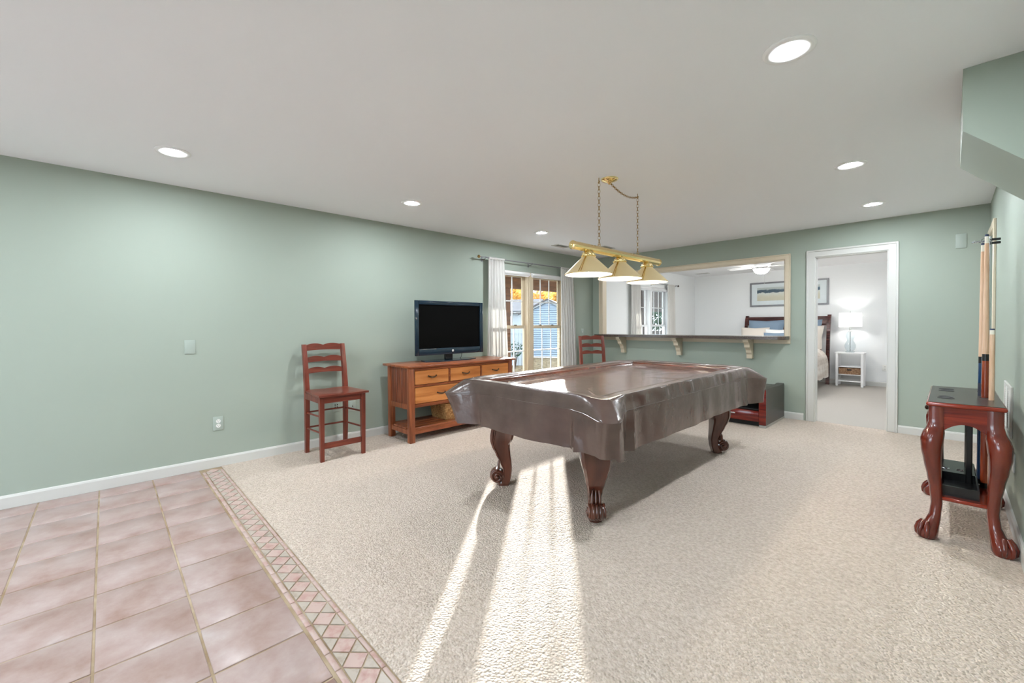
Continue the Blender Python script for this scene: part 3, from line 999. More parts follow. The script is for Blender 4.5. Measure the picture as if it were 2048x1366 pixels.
b = MB()
for s in (-1, 1):
    b.tube([(-0.03, s*0.268, 0.14), (-0.025, s*0.285, 0.155), (0.025, s*0.285, 0.155), (0.03, s*0.268, 0.14)], 0.006, 8)
b.obj('handle', 'wicker', t)

# ------------------------------------------------------------------ television
t = thing('television', (0.30, 3.01, 0.826), 'flat television with glossy dark frame on the pine console', 'television')
TW, TZ0, TZ1 = 0.497, 0.078, 0.712
b = MB()
b.box((-0.03, -TW+0.12, TZ0+0.09), (0.03, TW-0.12, TZ1-0.09), 0.03, seg=2)
b.obj('housing', 'black', t)
b = MB()
b.box((0.03, -TW, TZ0), (0.052, -TW+0.05, TZ1), 0.006, seg=2)
b.box((0.03, TW-0.05, TZ0), (0.052, TW, TZ1), 0.006, seg=2)
b.box((0.03, -TW+0.05, TZ1-0.048), (0.0515, TW-0.05, TZ1), 0.006, seg=2)
b.box((0.03, -TW+0.05, TZ0), (0.0515, TW-0.05, TZ0+0.078), 0.006, seg=2)
b.obj('bezel', 'tv_frame', t)
MB().box((0.03, -TW+0.048, TZ0+0.07), (0.042, TW-0.048, TZ1-0.044)).obj('screen', 'tv_screen', t)
lg = MB().lathe([(0.0135, 0), (0.0135, 0.0012), (0.001, 0.0012)], 24, T=Matrix.Translation((0.0515, 0.02, TZ0+0.042)) @ Matrix.Rotation(PI/2, 4, 'Y')).obj('round_badge', 'plate_w', t)
b = MB()
b.box((0.0525, 0.014, TZ0+0.036), (0.0532, 0.016, TZ0+0.050))
b.box((0.0525, 0.019, TZ0+0.036), (0.0532, 0.0205, TZ0+0.043))
b.box((0.0525, 0.0225, TZ0+0.033), (0.0532, 0.0245, TZ0+0.044))
b.box((0.0525, 0.0245, TZ0+0.037), (0.0532, 0.0275, TZ0+0.044))
b.obj('badge_letters', 'tv_frame', lg)
MB().box((-0.03, -0.055, 0.012), (0.0, 0.055, 0.09), 0.004).obj('neck', 'black', t)
b = MB().prism([(-0.11, -0.33), (0.06, -0.37), (0.13, -0.22), (0.13, 0.22), (0.06, 0.37), (-0.11, 0.33)], 2, 0.0, 0.012)
b.obj('base', 'tv_frame', t, smooth=0)
t = thing('television_cable', (0.29, 3.2, 0.826), 'thin dark cable hanging below the television', 'cable')
MB().tube([(-0.04, 0.05, 0.12), (-0.05, 0.04, 0.03), (-0.06, 0.02, 0.004), (-0.14, 0.0, 0.004)], 0.003, 6).obj('cord', 'black', t)

# ------------------------------------------------------------------ low media unit at the back wall
UX0, UX1, UY0, UY1 = 1.45, 3.03, 5.60, 6.39
t = thing('low_media_unit', (0, 0, 0.004), 'low espresso and dark cherry media unit under the bar counter', 'cabinet')
def side_panel(x0, x1):
    n = 6
    prof = [(UY0+0.012, 0.03), (UY0, 0.05), (UY0, 0.43)]
    for i in range(n+1):
        a = PI - PI*i/n*0.5
        prof.append((UY0+0.035+0.035*math.cos(a), 0.43+0.035*math.sin(a)))
    prof += [(UY1-0.14, 0.452), (UY1-0.07, 0.462), (UY1-0.02, 0.462), (UY1, 0.44), (UY1, 0.03)]
    p = MB().prism(prof, 0, x0, x1).obj('end_panel', 'espresso', t, smooth=30)
    MB().box((x0-0.0015, UY0-0.006, 0.032), (x1+0.0015, UY0+0.012, 0.455), 0.008, seg=3).obj('cherry_edge', 'espresso_red', p)
    MB().box((x0+0.001, UY0-0.002, 0.0), (x1+0.002, UY1, 0.031), 0.003).obj('metal_plinth', 'steel', p)
side_panel(UX1-0.075, UX1)
side_panel(UX0, UX0+0.075)
MB().box((UX0+0.075, UY0+0.05, 0.405), (UX1-0.075, UY1, 0.435), 0.004).obj('top', 'espresso', t)
MB().box((UX0+0.075, UY0+0.03, 0.385), (UX1-0.075, UY0+0.06, 0.437), 0.012, seg=2).obj('top_edge', 'espresso_red', t)
MB().box((UX0+0.075, UY0+0.03, 0.195), (UX1-0.075, UY1-0.02, 0.215), 0.003).obj('shelf', 'black', t)
MB().box((UX0+0.075, UY1-0.02, 0.06), (UX1-0.075, UY1-0.01, 0.405)).obj('back_panel', 'espresso', t)
MB().box((UX0+0.075, UY0+0.04, 0.055), (UX1-0.075, UY1-0.02, 0.075)).obj('bottom', 'black_matte', t)
wdr = (UX1-0.075-UX0-0.075)/2
for k in range(2):
    x = UX0+0.075+k*wdr
    d = MB().box((x+0.004, UY0+0.012, 0.062), (x+wdr-0.004, UY0+0.035, 0.192), 0.006, seg=2).obj('drawer', 'espresso_red', t)
    xc = x+wdr/2+0.02
    b = MB().box((xc-0.075, UY0-0.012, 0.135), (xc+0.075, UY0-0.002, 0.149), 0.003)
    for s in (-1, 1):
        b.box((xc+s*0.055-0.005, UY0-0.004, 0.137), (xc+s*0.055+0.005, UY0+0.013, 0.147))
    b.obj('bar_pull', 'steel', d)
MB().box((UX0+0.08, UY0+0.08, 0.0), (UX1-0.08, UY1-0.03, 0.055)).obj('plinth', 'black_matte', t)

# ------------------------------------------------------------------ pool table
TCX, TCY = 2.542, 3.235
tbl = thing('pool_table', (TCX, TCY, 0.004), 'pool table with four carved scroll legs under a brown cover', 'pool table')
MB().box((-0.50, -1.08, 0.50), (0.50, 1.08, 0.74), 0.01).obj('cabinet', 'leg_wood', tbl)
b = MB()
for s in (-1, 1):
    b.box((s*0.52, -1.22, 0.74), (s*0.655, 1.22, 0.815), 0.012, seg=2)
    b.box((-0.52, s*1.09, 0.74), (0.52, s*1.22, 0.815), 0.012, seg=2)
b.obj('rail', 'leg_wood', tbl)
MB().box((-0.52, -1.09, 0.74), (0.52, 1.09, 0.755)).obj('playing_bed', 'black_matte', tbl)
def interp(tab, z):
    for (z0, *a), (z1, *c) in zip(tab, tab[1:]):
        if z0 <= z <= z1:
            q = (z-z0)/(z1-z0)
            q = q*q*(3-2*q)*0.5+q*0.5
            return [p+(r-p)*q for p, r in zip(a, c)]
    return tab[-1][1:]
def make_leg(sx, sy):
    """S-scroll leg; local u axis points outward along the diagonal"""
    lx, ly = sx*0.425, sy*1.005
    ang = math.atan2(sy, sx)
    T = Matrix.Translation((lx, ly, 0)) @ Matrix.Rotation(ang, 4, 'Z')
    # z: inner u, outer u, half width
    tab = [(0.0, -0.035, 0.045, 0.040), (0.03, -0.045, 0.035, 0.040), (0.07, -0.056, 0.012, 0.040), (0.13, -0.062, 0.008, 0.042), (0.18, -0.058, 0.030, 0.048), (0.25, -0.050, 0.062, 0.062),
           (0.31, -0.046, 0.090, 0.076), (0.335, -0.048, 0.098, 0.082), (0.36, -0.068, 0.103, 0.090), (0.40, -0.078, 0.102, 0.098), (0.46, -0.085, 0.092, 0.102), (0.53, -0.085, 0.088, 0.102)]
    rings = []
    for z in frange(0, 0.53, 34):
        a, c, hw_ = interp(tab, z)
        ring = []
        prof = [(-1, -0.75), (-0.82, -0.95), (0.2, -1), (0.55, -0.98), (0.62, -0.86), (0.70, -0.86), (0.78, -0.95), (1.0, -0.80), (1.0, -0.45), (0.93, 0), (1.0, 0.45), (1.0, 0.80), (0.78, 0.95), (0.70, 0.86), (0.62, 0.86), (0.55, 0.98), (0.2, 1), (-0.82, 0.95), (-1, 0.75)]
        for p, q in prof:
            ring.append((a+(c-a)*(p+1)/2, q*hw_, z))
        rings.append(ring)
    leg = MB().loft(rings, T=T).obj('leg', 'leg_wood', tbl, smooth=35)
    # scroll foot: volute roll with axis across the leg
    cu, cz, R = 0.052, 0.072, 0.051
    b = MB()
    n = 26
    prof = [(R*0.82, -0.046), (R, -0.038), (R*1.02, -0.02), (R*0.94, 0), (R*1.02, 0.02), (R, 0.038), (R*0.82, 0.046)]
    rings = [[(cu+r*math.cos(2*PI*i/n), y, cz+r*math.sin(2*PI*i/n)) for i in range(n)] for r, y in prof]
    b.loft(rings, True, T=T)
    v = b.obj('scroll_foot', 'leg_wood', leg, smooth=40)
    for s in (-1, 1):
        pts, rr = [], []
        for i in range(40):
            q = i/39
            a = PI*0.5 + s*0 - q*2*PI*1.6
            r = R*0.92*(1-q)+0.006*q
            pts.append((cu+r*math.cos(a), s*(0.046+0.010*q), cz+r*math.sin(a)))
            rr.append(0.0085*(1-0.25*q))
        MB().tube(pts, rr, 8, T=T).obj('volute', 'leg_wood', leg, smooth=60)
        MB().ball((cu, s*0.054, cz), 0.014, 12, 8, T=T).obj('volute_eye', 'leg_wood', leg, smooth=60)
    # pad under the scroll
    b = MB()
    rings = []
    for z, k_ in ((0.0, 1.0), (0.012, 1.05), (0.03, 0.9)):
        rings.append([(0.008+0.045*k_*math.cos(2*PI*i/20), 0.042*k_*math.sin(2*PI*i/20), z) for i in range(20)])
    b.loft(rings, True, T=T)
    b.obj('foot_pad', 'leg_wood', leg, smooth=40)
    # front acanthus crest above the scroll
    b = MB()
    for s in (-1, 0, 1):
        pts = [(0.034, s*0.020, 0.20), (0.044, s*0.024, 0.165)]
        for k in range(7):
            a = math.radians(100-k*27)
            pts.append((cu+(R-0.004)*math.cos(a), s*(0.024-0.001*k), cz+(R-0.004)*math.sin(a)))
        b.tube(pts, [0.004, 0.009, 0.012, 0.013, 0.013, 0.013, 0.012, 0.010, 0.007], 10, T=T)
    b.obj('carved_toe', 'leg_wood', leg, smooth=60)
for sx in (-1, 1):
    for sy in (-1, 1):
        make_leg(sx, sy)

# fitted cover draped over the table
HX, HY = 0.662, 1.235
def h1(x, seed):
    i = math.floor(x)
    f = x-i
    f = f*f*(3-2*f)
    def r(k):
        return math.sin((k*127.1+seed*311.7))*43758.5453 % 1.0
    return (r(i)*(1-f)+r(i+1)*f)*2-1
def ring_pts(o):
    """rounded rectangle loop with side/corner bookkeeping: x, y, nx, ny, s, corner distance"""
    rc = max(0.012, 0.05+o)
    ax, ay = HX+o, HY+o
    out = []
    s0 = 0.0
    sides = [((ax, -ay+rc), (ax, ay-rc), 0, 60), ((ax-rc, ay), (-ax+rc, ay), PI/2, 36), ((-ax, ay-rc), (-ax, -ay+rc), PI, 60), ((-ax+rc, -ay), (ax-rc, -ay), 3*PI/2, 36)]
    lens = [2*HY, 2*HX, 2*HY, 2*HX]
    for k, ((x0, y0), (x1, y1), a0, n) in enumerate(sides):
        for i in range(n):
            q = i/(n-1)
            # denser towards the corners
            q = 0.5-0.5*math.cos(PI*q)*(0.35+0.65*abs(math.cos(PI*q))**0.3) if False else q
            cd_ = min(q, 1-q)*lens[k]
            out.append((x0+(x1-x0)*q, y0+(y1-y0)*q, math.cos(a0), math.sin(a0), s0+q*lens[k], cd_, k))
        cxr = x1 - rc*math.cos(a0) if True else 0
        cyr = y1 - rc*math.sin(a0)
        for i in range(1, 8):
            a = a0+PI/2*i/8
            out.append((cxr+rc*math.cos(a), cyr+rc*math.sin(a), math.cos(a), math.sin(a), s0+lens[k], 0.0, k))
        s0 += lens[k]
    return out
def cover_ring(o, z, e=0.0, fold=0.0, dz=0.0, ruff=0.0, hem=0.0, sag=0.0):
    out = []
    for (x, y, nx, ny, s, cdist, k) in ring_pts(o):
        wc = math.exp(-(cdist/0.088)**2)
        sx = 1 if x > 0 else -1
        sy = 1 if y > 0 else -1
        px, py = x, y
        d = e*wc*0.7071
        px += sx*d
        py += sy*d
        f = fold*(h1(s*3.3, 1)*0.8+h1(s*8.0, 2)*0.5)
        near = math.exp(-(cdist/0.22)**2)
        f += fold*(2.6 if (x > 0 and y < 0) else 1.6)*near*(math.sin(s*34.0)+0.6*math.sin(s*61.0+1.0))
        f += ruff*h1(s*22.0, 5)*(1.8 if k == 0 else 0.3)
        px += nx*f
        py += ny*f
        zz = z + dz*wc + hem*h1(s*2.6, 9) + sag*h1(s*4.0, 4)
        if k == 0:
            zz += hem*0.8*h1(s*1.3, 12)
        out.append((px, py, zz))
    return out
cov = thing('table_cover', (TCX, TCY, 0.004), 'brown vinyl cover draped over the pool table', 'cover')
rings = [cover_ring(-0.52, 0.772, sag=0.001), cover_ring(-0.44, 0.772, sag=0.002), cover_ring(-0.36, 0.771, sag=0.002), cover_ring(-0.28, 0.771, sag=0.002), cover_ring(-0.20, 0.772, sag=0.003), cover_ring(-0.168, 0.777, sag=0.003), cover_ring(-0.14, 0.800, sag=0.004),
         cover_ring(-0.12, 0.818, sag=0.003, dz=-0.004), cover_ring(-0.10, 0.826, sag=0.002, dz=-0.006), cover_ring(-0.06, 0.829, dz=-0.006), cover_ring(-0.02, 0.830, dz=-0.008), cover_ring(-0.001, 0.829, e=0.004, dz=-0.010),
         cover_ring(0.004, 0.820, e=0.014, dz=-0.010, ruff=0.002), cover_ring(0.007, 0.800, e=0.045, dz=-0.012, ruff=0.005, fold=0.002), cover_ring(0.010, 0.775, e=0.085, dz=-0.014, ruff=0.006, fold=0.003),
         cover_ring(0.012, 0.750, e=0.122, dz=-0.016, ruff=0.003, fold=0.003), cover_ring(0.014, 0.737, e=0.140, dz=-0.018, fold=0.003), cover_ring(0.013, 0.715, e=0.134, dz=-0.016, fold=0.005), cover_ring(0.014, 0.67, e=0.118, dz=-0.012, fold=0.008),
         cover_ring(0.016, 0.62, e=0.10, dz=-0.008, fold=0.010), cover_ring(0.017, 0.57, e=0.085, dz=-0.004, fold=0.012, hem=0.003), cover_ring(0.018, 0.53, e=0.075, fold=0.014, hem=0.006), cover_ring(0.018, 0.498, e=0.068, fold=0.015, hem=0.009)]
inner = [[(x-(0.003 if x > 0 else -0.003), y-(0.003 if y > 0 else -0.003), z) for x, y, z in r] for r in (rings[-1], rings[-2], rings[-4], rings[-7], rings[-8])]
b = MB()
allr = rings + inner
n = len(rings[0])
vs = [p for r in allr for p in r]
fs = []
for k in range(len(allr)-1):
    for i in range(n):
        j = (i+1) % n
        fs.append((k*n+i, k*n+j, (k+1)*n+j, (k+1)*n+i))
# bed panel inside the first ring
fs.append(tuple(range(n)))
b.add(vs, fs)
b.obj('draped_sheet', 'vinyl', cov, smooth=52)
b = MB()
seam = cover_ring(0.0145, 0.737, e=0.1405, dz=-0.018, fold=0.003)
b.tube(seam+[seam[0]], 0.0022, 5)
b.obj('seam_piping', 'vinyl', cov, smooth=60)
b = MB()
seam = cover_ring(-0.003, 0.8295, e=0.004, dz=-0.010)
b.tube(seam+[seam[0]], 0.0022, 5)
b.obj('edge_piping', 'vinyl', cov, smooth=60)

# ------------------------------------------------------------------ pool lamp
LX = 2.54
t = thing('billiard_lamp', (LX, 3.24, 1.64), 'brass three shade billiard lamp hung on chains over pool table', 'pendant lamp')
y0, y1 = 2.568-3.24, 3.912-3.24
zb = 1.853-1.64
b = MB().tube([(0, y0, zb), (0, y1, zb)], 0.032, 12)
b.obj('bar', 'brass', t, smooth=20)
for y, s in ((y0, -1), (y1, 1)):
    MB().lathe([(0.034, 0), (0.034, 0.008), (0.022, 0.016), (0.012, 0.018), (0.012, 0.026), (0.001, 0.028)], 20, T=Matrix.Translation((0, y, zb)) @ Matrix.Rotation(-s*PI/2, 4, 'X')).obj('end_cap', 'brass', t)
for yc in (2.764, 3.224, 3.695):
    y = yc-3.24
    sh = MB().lathe([(0.188, 0.002), (0.190, 0.006), (0.120, 0.075), (0.052, 0.140), (0.046, 0.146), (0.044, 0.142), (0.118, 0.071), (0.185, 0.004)], 48, (0, y, 0), cap=False)
    # close the ring
    n = 48
    q = len(sh.v)-n
    sh.f += [(q+i, q+(i+1) % n, (i+1) % n, i) for i in range(n)]
    so = sh.obj('shade', 'brass_satin', t, smooth=50)
    MB().lathe([(0.1835, 0.0025), (0.1165, 0.069), (0.0425, 0.1395), (0.0418, 0.1390), (0.1155, 0.0675), (0.1825, 0.0015)], 48, (0, y, 0), cap=False).obj('enamel_lining', 'shade_in', so, smooth=50)
    # cast gallery crown
    b = MB().lathe([(0.046, 0.140), (0.052, 0.150), (0.050, 0.166), (0.040, 0.182), (0.020, 0.188), (0.018, 0.192)], 24, (0, y, 0))
    for k in range(12):
        a = 2*PI*k/12
        b.ball((0.052*math.cos(a), y+0.052*math.sin(a), 0.150), 0.008, 8, 6)
        b.ball((0.046*math.cos(a+0.26), y+0.046*math.sin(a+0.26), 0.170), 0.006, 8, 6)
    b.obj('gallery', 'brass', so, smooth=60)
    MB().lathe([(0.014, 0.186), (0.014, 0.2)], 12, (0, y, 0)).obj('stem', 'brass', so)
    b = MB().ball((0, y, 0.055), 0.032, 16, 10)
    b.obj('bulb', 'bulb', so, smooth=80)
    MB().lathe([(0.016, 0.085), (0.016, 0.145)], 12, (0, y, 0)).obj('socket', 'plate_w', so)
    # vertical seam strip on the shade
    a = math.radians(-78)
    for da in (0, 0.10):
        ca, sa = math.cos(a+da), math.sin(a+da)
        MB().tube([(0.186*ca, y+0.186*sa, 0.012), (0.120*ca, y+0.120*sa, 0.0775), (0.054*ca, y+0.054*sa, 0.141)], 0.0035, 6).obj('seam', 'brass', so)
def chain(mb, pts, link=0.036):
    # place links along polyline
    P_ = [Vector(p) for p in pts]
    L = [0]
    for a, c in zip(P_, P_[1:]):
        L.append(L[-1]+(c-a).length)
    nl = int(L[-1]/(link*0.72))
    for k in range(nl+1):
        s = L[-1]*k/nl
        i = max(j for j in range(len(L)) if L[j] <= s+1e-9)
        i = min(i, len(P_)-2)
        q = (s-L[i])/(L[i+1]-L[i])
        c = P_[i].lerp(P_[i+1], q)
        d = (P_[i+1]-P_[i]).normalized()
        T = Matrix.Translation(c) @ d.to_track_quat('Z', 'Y').to_matrix().to_4x4() @ Matrix.Rotation(PI/2*(k % 2)+0.4, 4, 'Z')
        mb.torus((0, 0, 0), link*0.5, 0.0022, 10, 5, T=T, sx=0.55)
ya, yc_ = 2.912-3.24, 3.525-3.24
zt = H-1.64
can = Vector((2.585-LX, 2.998-3.24, zt))
b = MB()
chain(b, [(0, ya, zb+0.045), (0, ya, zt-0.03)])
b.obj('chain', 'brass_dark', t, smooth=60)
b = MB()
chain(b, [(0, yc_, zb+0.045), (0, yc_, zt-0.03)])
b.obj('chain', 'brass_dark', t, smooth=60)
b = MB()
sw = []
for i in range(13):
    q = i/12
    p = Vector((can.x, can.y+0.02, zt-0.035)).lerp(Vector((0, yc_, zt-0.03)), q)
    p.z -= 0.045*4*q*(1-q)*(1-0.2*(1-q))
    sw.append(p)
chain(b, sw)
b.tube([(p.x, p.y, p.z) for p in sw], 0.0025, 6)
b.obj('swag_chain', 'brass_dark', t, smooth=60)
b = MB()
for y in (ya, yc_):
    b.tube([(0, y, zt), (0, y, zt-0.02), (0.008, y, zt-0.032), (0.0, y, zt-0.042), (-0.008, y, zt-0.034)], 0.003, 6)
    b.torus((0, y, zb+0.038), 0.010, 0.003, 12, 6)
b.obj('hook', 'brass_dark', t, smooth=60)
MB().lathe([(0.070, 0), (0.070, -0.006), (0.060, -0.016), (0.035, -0.024), (0.018, -0.030), (0.010, -0.044), (0.004, -0.046)], 30, tuple(can)).obj('canopy', 'brass', t, smooth=50)

# ------------------------------------------------------------------ cue rack
RXC, RYC = 4.592, 3.84
rk = thing('cue_rack', (RXC, RYC, 0.004), 'red mahogany cue rack with claw feet against the right wall', 'cue rack')
hx, hy = 0.142, 0.43
MB().box((-hx-0.012, -hy-0.015, 0.762), (hx+0.012, hy+0.015, 0.786), 0.010, seg=3).obj('top', 'mahog_x', rk)
MB().box((-hx-0.004, -hy-0.006, 0.7855), (hx+0.004, hy+0.006, 0.788), 0.001).obj('top_inlay', 'espresso', rk)
for x, y, r_ in [(-0.075, -0.215, 0.034), (-0.075, -0.145, 0.030), (-0.075, 0.175, 0.034), (-0.075, 0.27, 0.034), (0.085, -0.06, 0.018), (0.085, 0.16, 0.018), (0.085, 0.26, 0.018)]:
    MB().lathe([(0.0005, 0.7895), (r_, 0.7895), (r_+0.002, 0.7900), (r_+0.003, 0.7882)], 24, (x, y, 0), cap=False).obj('cue_hole', 'black_matte', rk)
# arched aprons
def arch_x(y0, y1):
    n = 14
    poly = [(-0.09, 0.762)] + [(-0.09+0.18*i/n, 0.615+0.055*math.sin(PI*i/n)**0.8) for i in range(n+1)] + [(0.09, 0.762)]
    MB().prism(poly, 1, y0, y1).obj('apron', 'mahog_x', rk, smooth=30)
arch_x(-hy+0.012, -hy+0.032)
arch_x(hy-0.032, hy-0.012)
def arch_y(x0, x1):
    n = 20
    poly = [(-0.37, 0.762)] + [(-0.37+0.74*i/n, 0.63+0.05*math.sin(PI*i/n)**0.8) for i in range(n+1)] + [(0.37, 0.762)]
    a = MB().prism(poly, 0, x0, x1).obj('apron', 'mahog_x', rk, smooth=30)
    return a
a_ = arch_y(-hx+0.008, -hx+0.028)
arch_y(hx-0.028, hx-0.008)
for y in (-0.24, 0.24):
    MB().lathe([(0.006, 0), (0.006, 0.010), (0.013, 0.016), (0.014, 0.024), (0.008, 0.030), (0.001, 0.031)], 16, T=Matrix.Translation((-hx+0.008, y, 0.725)) @ Matrix.Rotation(-PI/2, 4, 'Y')).obj('knob', 'dark_metal', a_)
def cabriole(sx, sy):
    cx_, cy_ = sx*(hx-0.032), sy*(hy-0.032)
    ang = math.atan2(sy, sx)
    # z, outward offset, radius
    tab = [(0.0, 0.060, 0.036), (0.02, 0.062, 0.046), (0.045, 0.058, 0.046), (0.07, 0.042, 0.038), (0.10, 0.022, 0.031), (0.14, 0.006, 0.025), (0.20, -0.004, 0.0245), (0.28, 0.002, 0.027), (0.36, 0.014, 0.032),
           (0.44, 0.028, 0.038), (0.51, 0.036, 0.045), (0.57, 0.034, 0.049), (0.61, 0.022, 0.046), (0.64, 0.010, 0.039), (0.68, 0.004, 0.034), (0.762, 0.004, 0.034)]
    rings = []
    n = 18
    dx, dy = math.cos(ang), math.sin(ang)
    for z in frange(0, 0.762, 46):
        off, r = interp(tab, z)
        sq = 1.0 if z < 0.6 else min(1.0, (z-0.6)/0.06)
        ring = []
        for i in range(n):
            a = 2*PI*i/n
            ca, sa = math.cos(a), math.sin(a)
            k_ = 1.0
            if z > 0.6:
                mx = max(abs(ca), abs(sa))
                k_ = 1+(0.92/mx-1)*sq*0.8
            ring.append((cx_+dx*off*0.8+r*k_*ca, cy_+dy*off*0.8+r*k_*sa, z))
        rings.append(ring)
    leg = MB().loft(rings).obj('leg', 'mahog', rk, smooth=50)
    # claws over the ball
    for da in (-0.75, 0.0, 0.75, PI):
        ca, sa = math.cos(ang+da), math.sin(ang+da)
        ox, oy = cx_+dx*0.047, cy_+dy*0.047
        b = MB().tube([(ox+ca*0.020, oy+sa*0.020, 0.096), (ox+ca*0.036, oy+sa*0.036, 0.072), (ox+ca*0.046, oy+sa*0.046, 0.045), (ox+ca*0.045, oy+sa*0.045, 0.018), (ox+ca*0.038, oy+sa*0.038, 0.006)], [0.010, 0.013, 0.012, 0.010, 0.005], 10)
        b.obj('claw', 'mahog', leg, smooth=60)
for sx in (-1, 1):
    for sy in (-1, 1):
        cabriole(sx, sy)
MB().box((-0.105, -0.405, 0.222), (0.105, 0.405, 0.242), 0.005).obj('shelf', 'mahog_x', rk)
# ball tray on the shelf and cup holes
tr = MB()
tr.box((-0.10, -0.36, 0.242), (0.06, -0.02, 0.250))
tr.box((-0.10, -0.36, 0.250), (-0.092, -0.02, 0.30))
tr.box((0.052, -0.36, 0.250), (0.06, -0.02, 0.30))
tr.box((-0.092, -0.36, 0.250), (0.052, -0.352, 0.30))
tr.box((-0.092, -0.028, 0.250), (0.052, -0.02, 0.30))
tr.obj('ball_tray', 'black', rk, smooth=0)
MB().box((-0.105, 0.02, 0.2425), (0.06, 0.38, 0.285), 0.006).obj('accessory_block', 'black', rk)
for x, y in ((-0.075, 0.12), (-0.01, 0.12)):
    MB().lathe([(0.017, 0.2), (0.019, 0.287), (0.014, 0.289), (0.013, 0.27)], 16, (x, y, 0.0)).obj('chalk_cup', 'chrome', rk)
for y in (-0.02, 0.30):
    MB().box((0.012, y-0.022, 0.243), (0.04, y+0.022, 0.762), 0.004).obj('centre_post', 'black', rk)
MB().tube([(0.106, 0.10, 0.786), (0.106, 0.10, 1.77)], 0.006, 10).obj('upright_rod', 'chrome', rk)
b = MB().box((0.03, 0.085, 1.735), (0.112, 0.095, 1.747), 0.002)
b.tube([(0.04, 0.09, 1.741), (0.04, 0.03, 1.741)], 0.004, 8)
b.torus((0.085, 0.06, 1.741), 0.018, 0.004, 14, 6, T=Matrix.Translation((0, 0, 0)))
b.obj('cue_clip', 'chrome', rk)
b = MB()
for z in (1.727, 1.748):
    b.box((0.112, 0.082, z-0.007), (0.150, 0.098, z+0.007), 0.002)
b.obj('clip_tip', 'black', rk)

def cue(x, y, z0, L, label, butt, wrap, scale=1.0, tip=True):
    t = thing('billiard_cue', (x, y, z0), label, 'cue', group='billiard cues in the rack')
    def seg(nm, a, c, m, r0, r1):
        MB().lathe([(r0*scale, a), (r1*scale, c)], 16, (0, 0, 0)).obj(nm, m, t, smooth=60)
    if butt:
        seg('rubber_bumper', 0, 0.02*L, 'black', 0.0135, 0.0145)
        seg('butt', 0.02*L, 0.30*L, butt, 0.0145, 0.0135)
        seg('wrap', 0.30*L, 0.42*L, wrap, 0.0137, 0.0128)
        seg('forearm', 0.42*L, 0.503*L, butt, 0.0128, 0.0118)
        seg('joint_collar', 0.503*L, 0.53*L, 'black', 0.0120, 0.0118)
        seg('shaft', 0.53*L, 0.965*L, 'maple', 0.0117, 0.0075)
    else:
        seg('shaft', 0.0, 0.965*L, 'maple', 0.0135, 0.0105)
    seg('ferrule', 0.965*L, 0.992*L, 'ferrule', 0.0074 if butt else 0.0104, 0.0072 if butt else 0.0102)
    seg('tip', 0.992*L, L, 'tip_blue', 0.0072 if butt else 0.0102, 0.006 if butt else 0.009)
cue(4.680, 3.786, 0.252, 1.515, 'billiard cue with red brown butt and black collar, front of the pair', 'cue_butt', 'cue_butt', 1.25)
cue(4.668, 3.865, 0.252, 1.475, 'billiard cue with dark blue butt behind the red brown one', 'cue_blue', 'cue_wrap', 1.25)
cue(4.701, 3.692, 0.252, 0.955, 'short plain maple cue nearest the viewer in the rack', None, None, 1.0)

# ------------------------------------------------------------------ bedroom
# bed
bed = thing('bed', (2.04, 10.55, 0.004), 'dark wood sleigh style bed with striped beige comforter', 'bed')
for s in (-1, 1):
    rings = []
    for z, y in ((0, 0.0), (0.6, 0.02), (1.1, 0.08), (1.33, 0.14), (1.42, 0.19)):
        rings.append([(s*0.77+dx*0.03, y+dy*0.03, z) for dx, dy in ((-1, -1), (1, -1), (1, 1), (-1, 1))])
    MB().loft(rings).obj('head_post', 'bed_wood', bed, smooth=20)
rings = []
for z, y in ((1.20, 0.11), (1.32, 0.145), (1.39, 0.17)):
    rings.append([(-0.74, y-0.014, z), (0.74, y-0.014, z), (0.74, y+0.014, z), (-0.74, y+0.014, z)])
MB().loft(rings).obj('top_rail', 'bed_wood', bed, smooth=20)
for k in range(5):
    x = -0.56+k*0.28
    rings = []
    for z, y in ((0.45, 0.02), (0.9, 0.055), (1.205, 0.11)):
        rings.append([(x-0.10, y-0.009, z), (x+0.10, y-0.009, z), (x+0.10, y+0.009, z), (x-0.10, y+0.009, z)])
    MB().loft(rings).obj('head_slat', 'bed_wood2', bed, smooth=20)
for s in (-1, 1):
    MB().box((s*0.75-0.02, -2.05, 0.2), (s*0.75+0.02, -0.02, 0.38), 0.005).obj('side_rail', 'bed_wood', bed)
    MB().box((s*0.75-0.03, -2.10, 0), (s*0.75+0.03, -2.04, 0.5), 0.005).obj('foot_post', 'bed_wood', bed)
MB().box((-0.73, -2.04, 0.34), (0.73, -0.03, 0.60), 0.05, seg=3).obj('mattress', 'sheet_white', bed)
# comforter: rounded shell draping over both sides
n = 40
rings = []
rr = random.Random(5)
for j in range(26):
    y = -0.38-1.72*j/25
    ring = []
    for i in range(n):
        u = i/(n-1)
        a = PI*u
        x = -math.cos(a)
        cx_ = (abs(x)**0.55)*(1 if x > 0 else -1)*0.84
        z = 0.20+0.60*max(0, math.sin(a))**0.42
        ed = max(0, abs(x)-0.5)
        fold = 0.02*math.sin(y*24+1.3*math.sin(y*7))*ed*2
        puff = 0.018*math.sin(y*9)*math.sin(a)
        ring.append((cx_+fold*(1 if x > 0 else -1), y, z+puff + 0.03*ed*math.sin(y*13)))
    rings.append(ring)
MB().loft(rings, cap=True, closed=True).obj('comforter', 'comforter', bed, smooth=70)

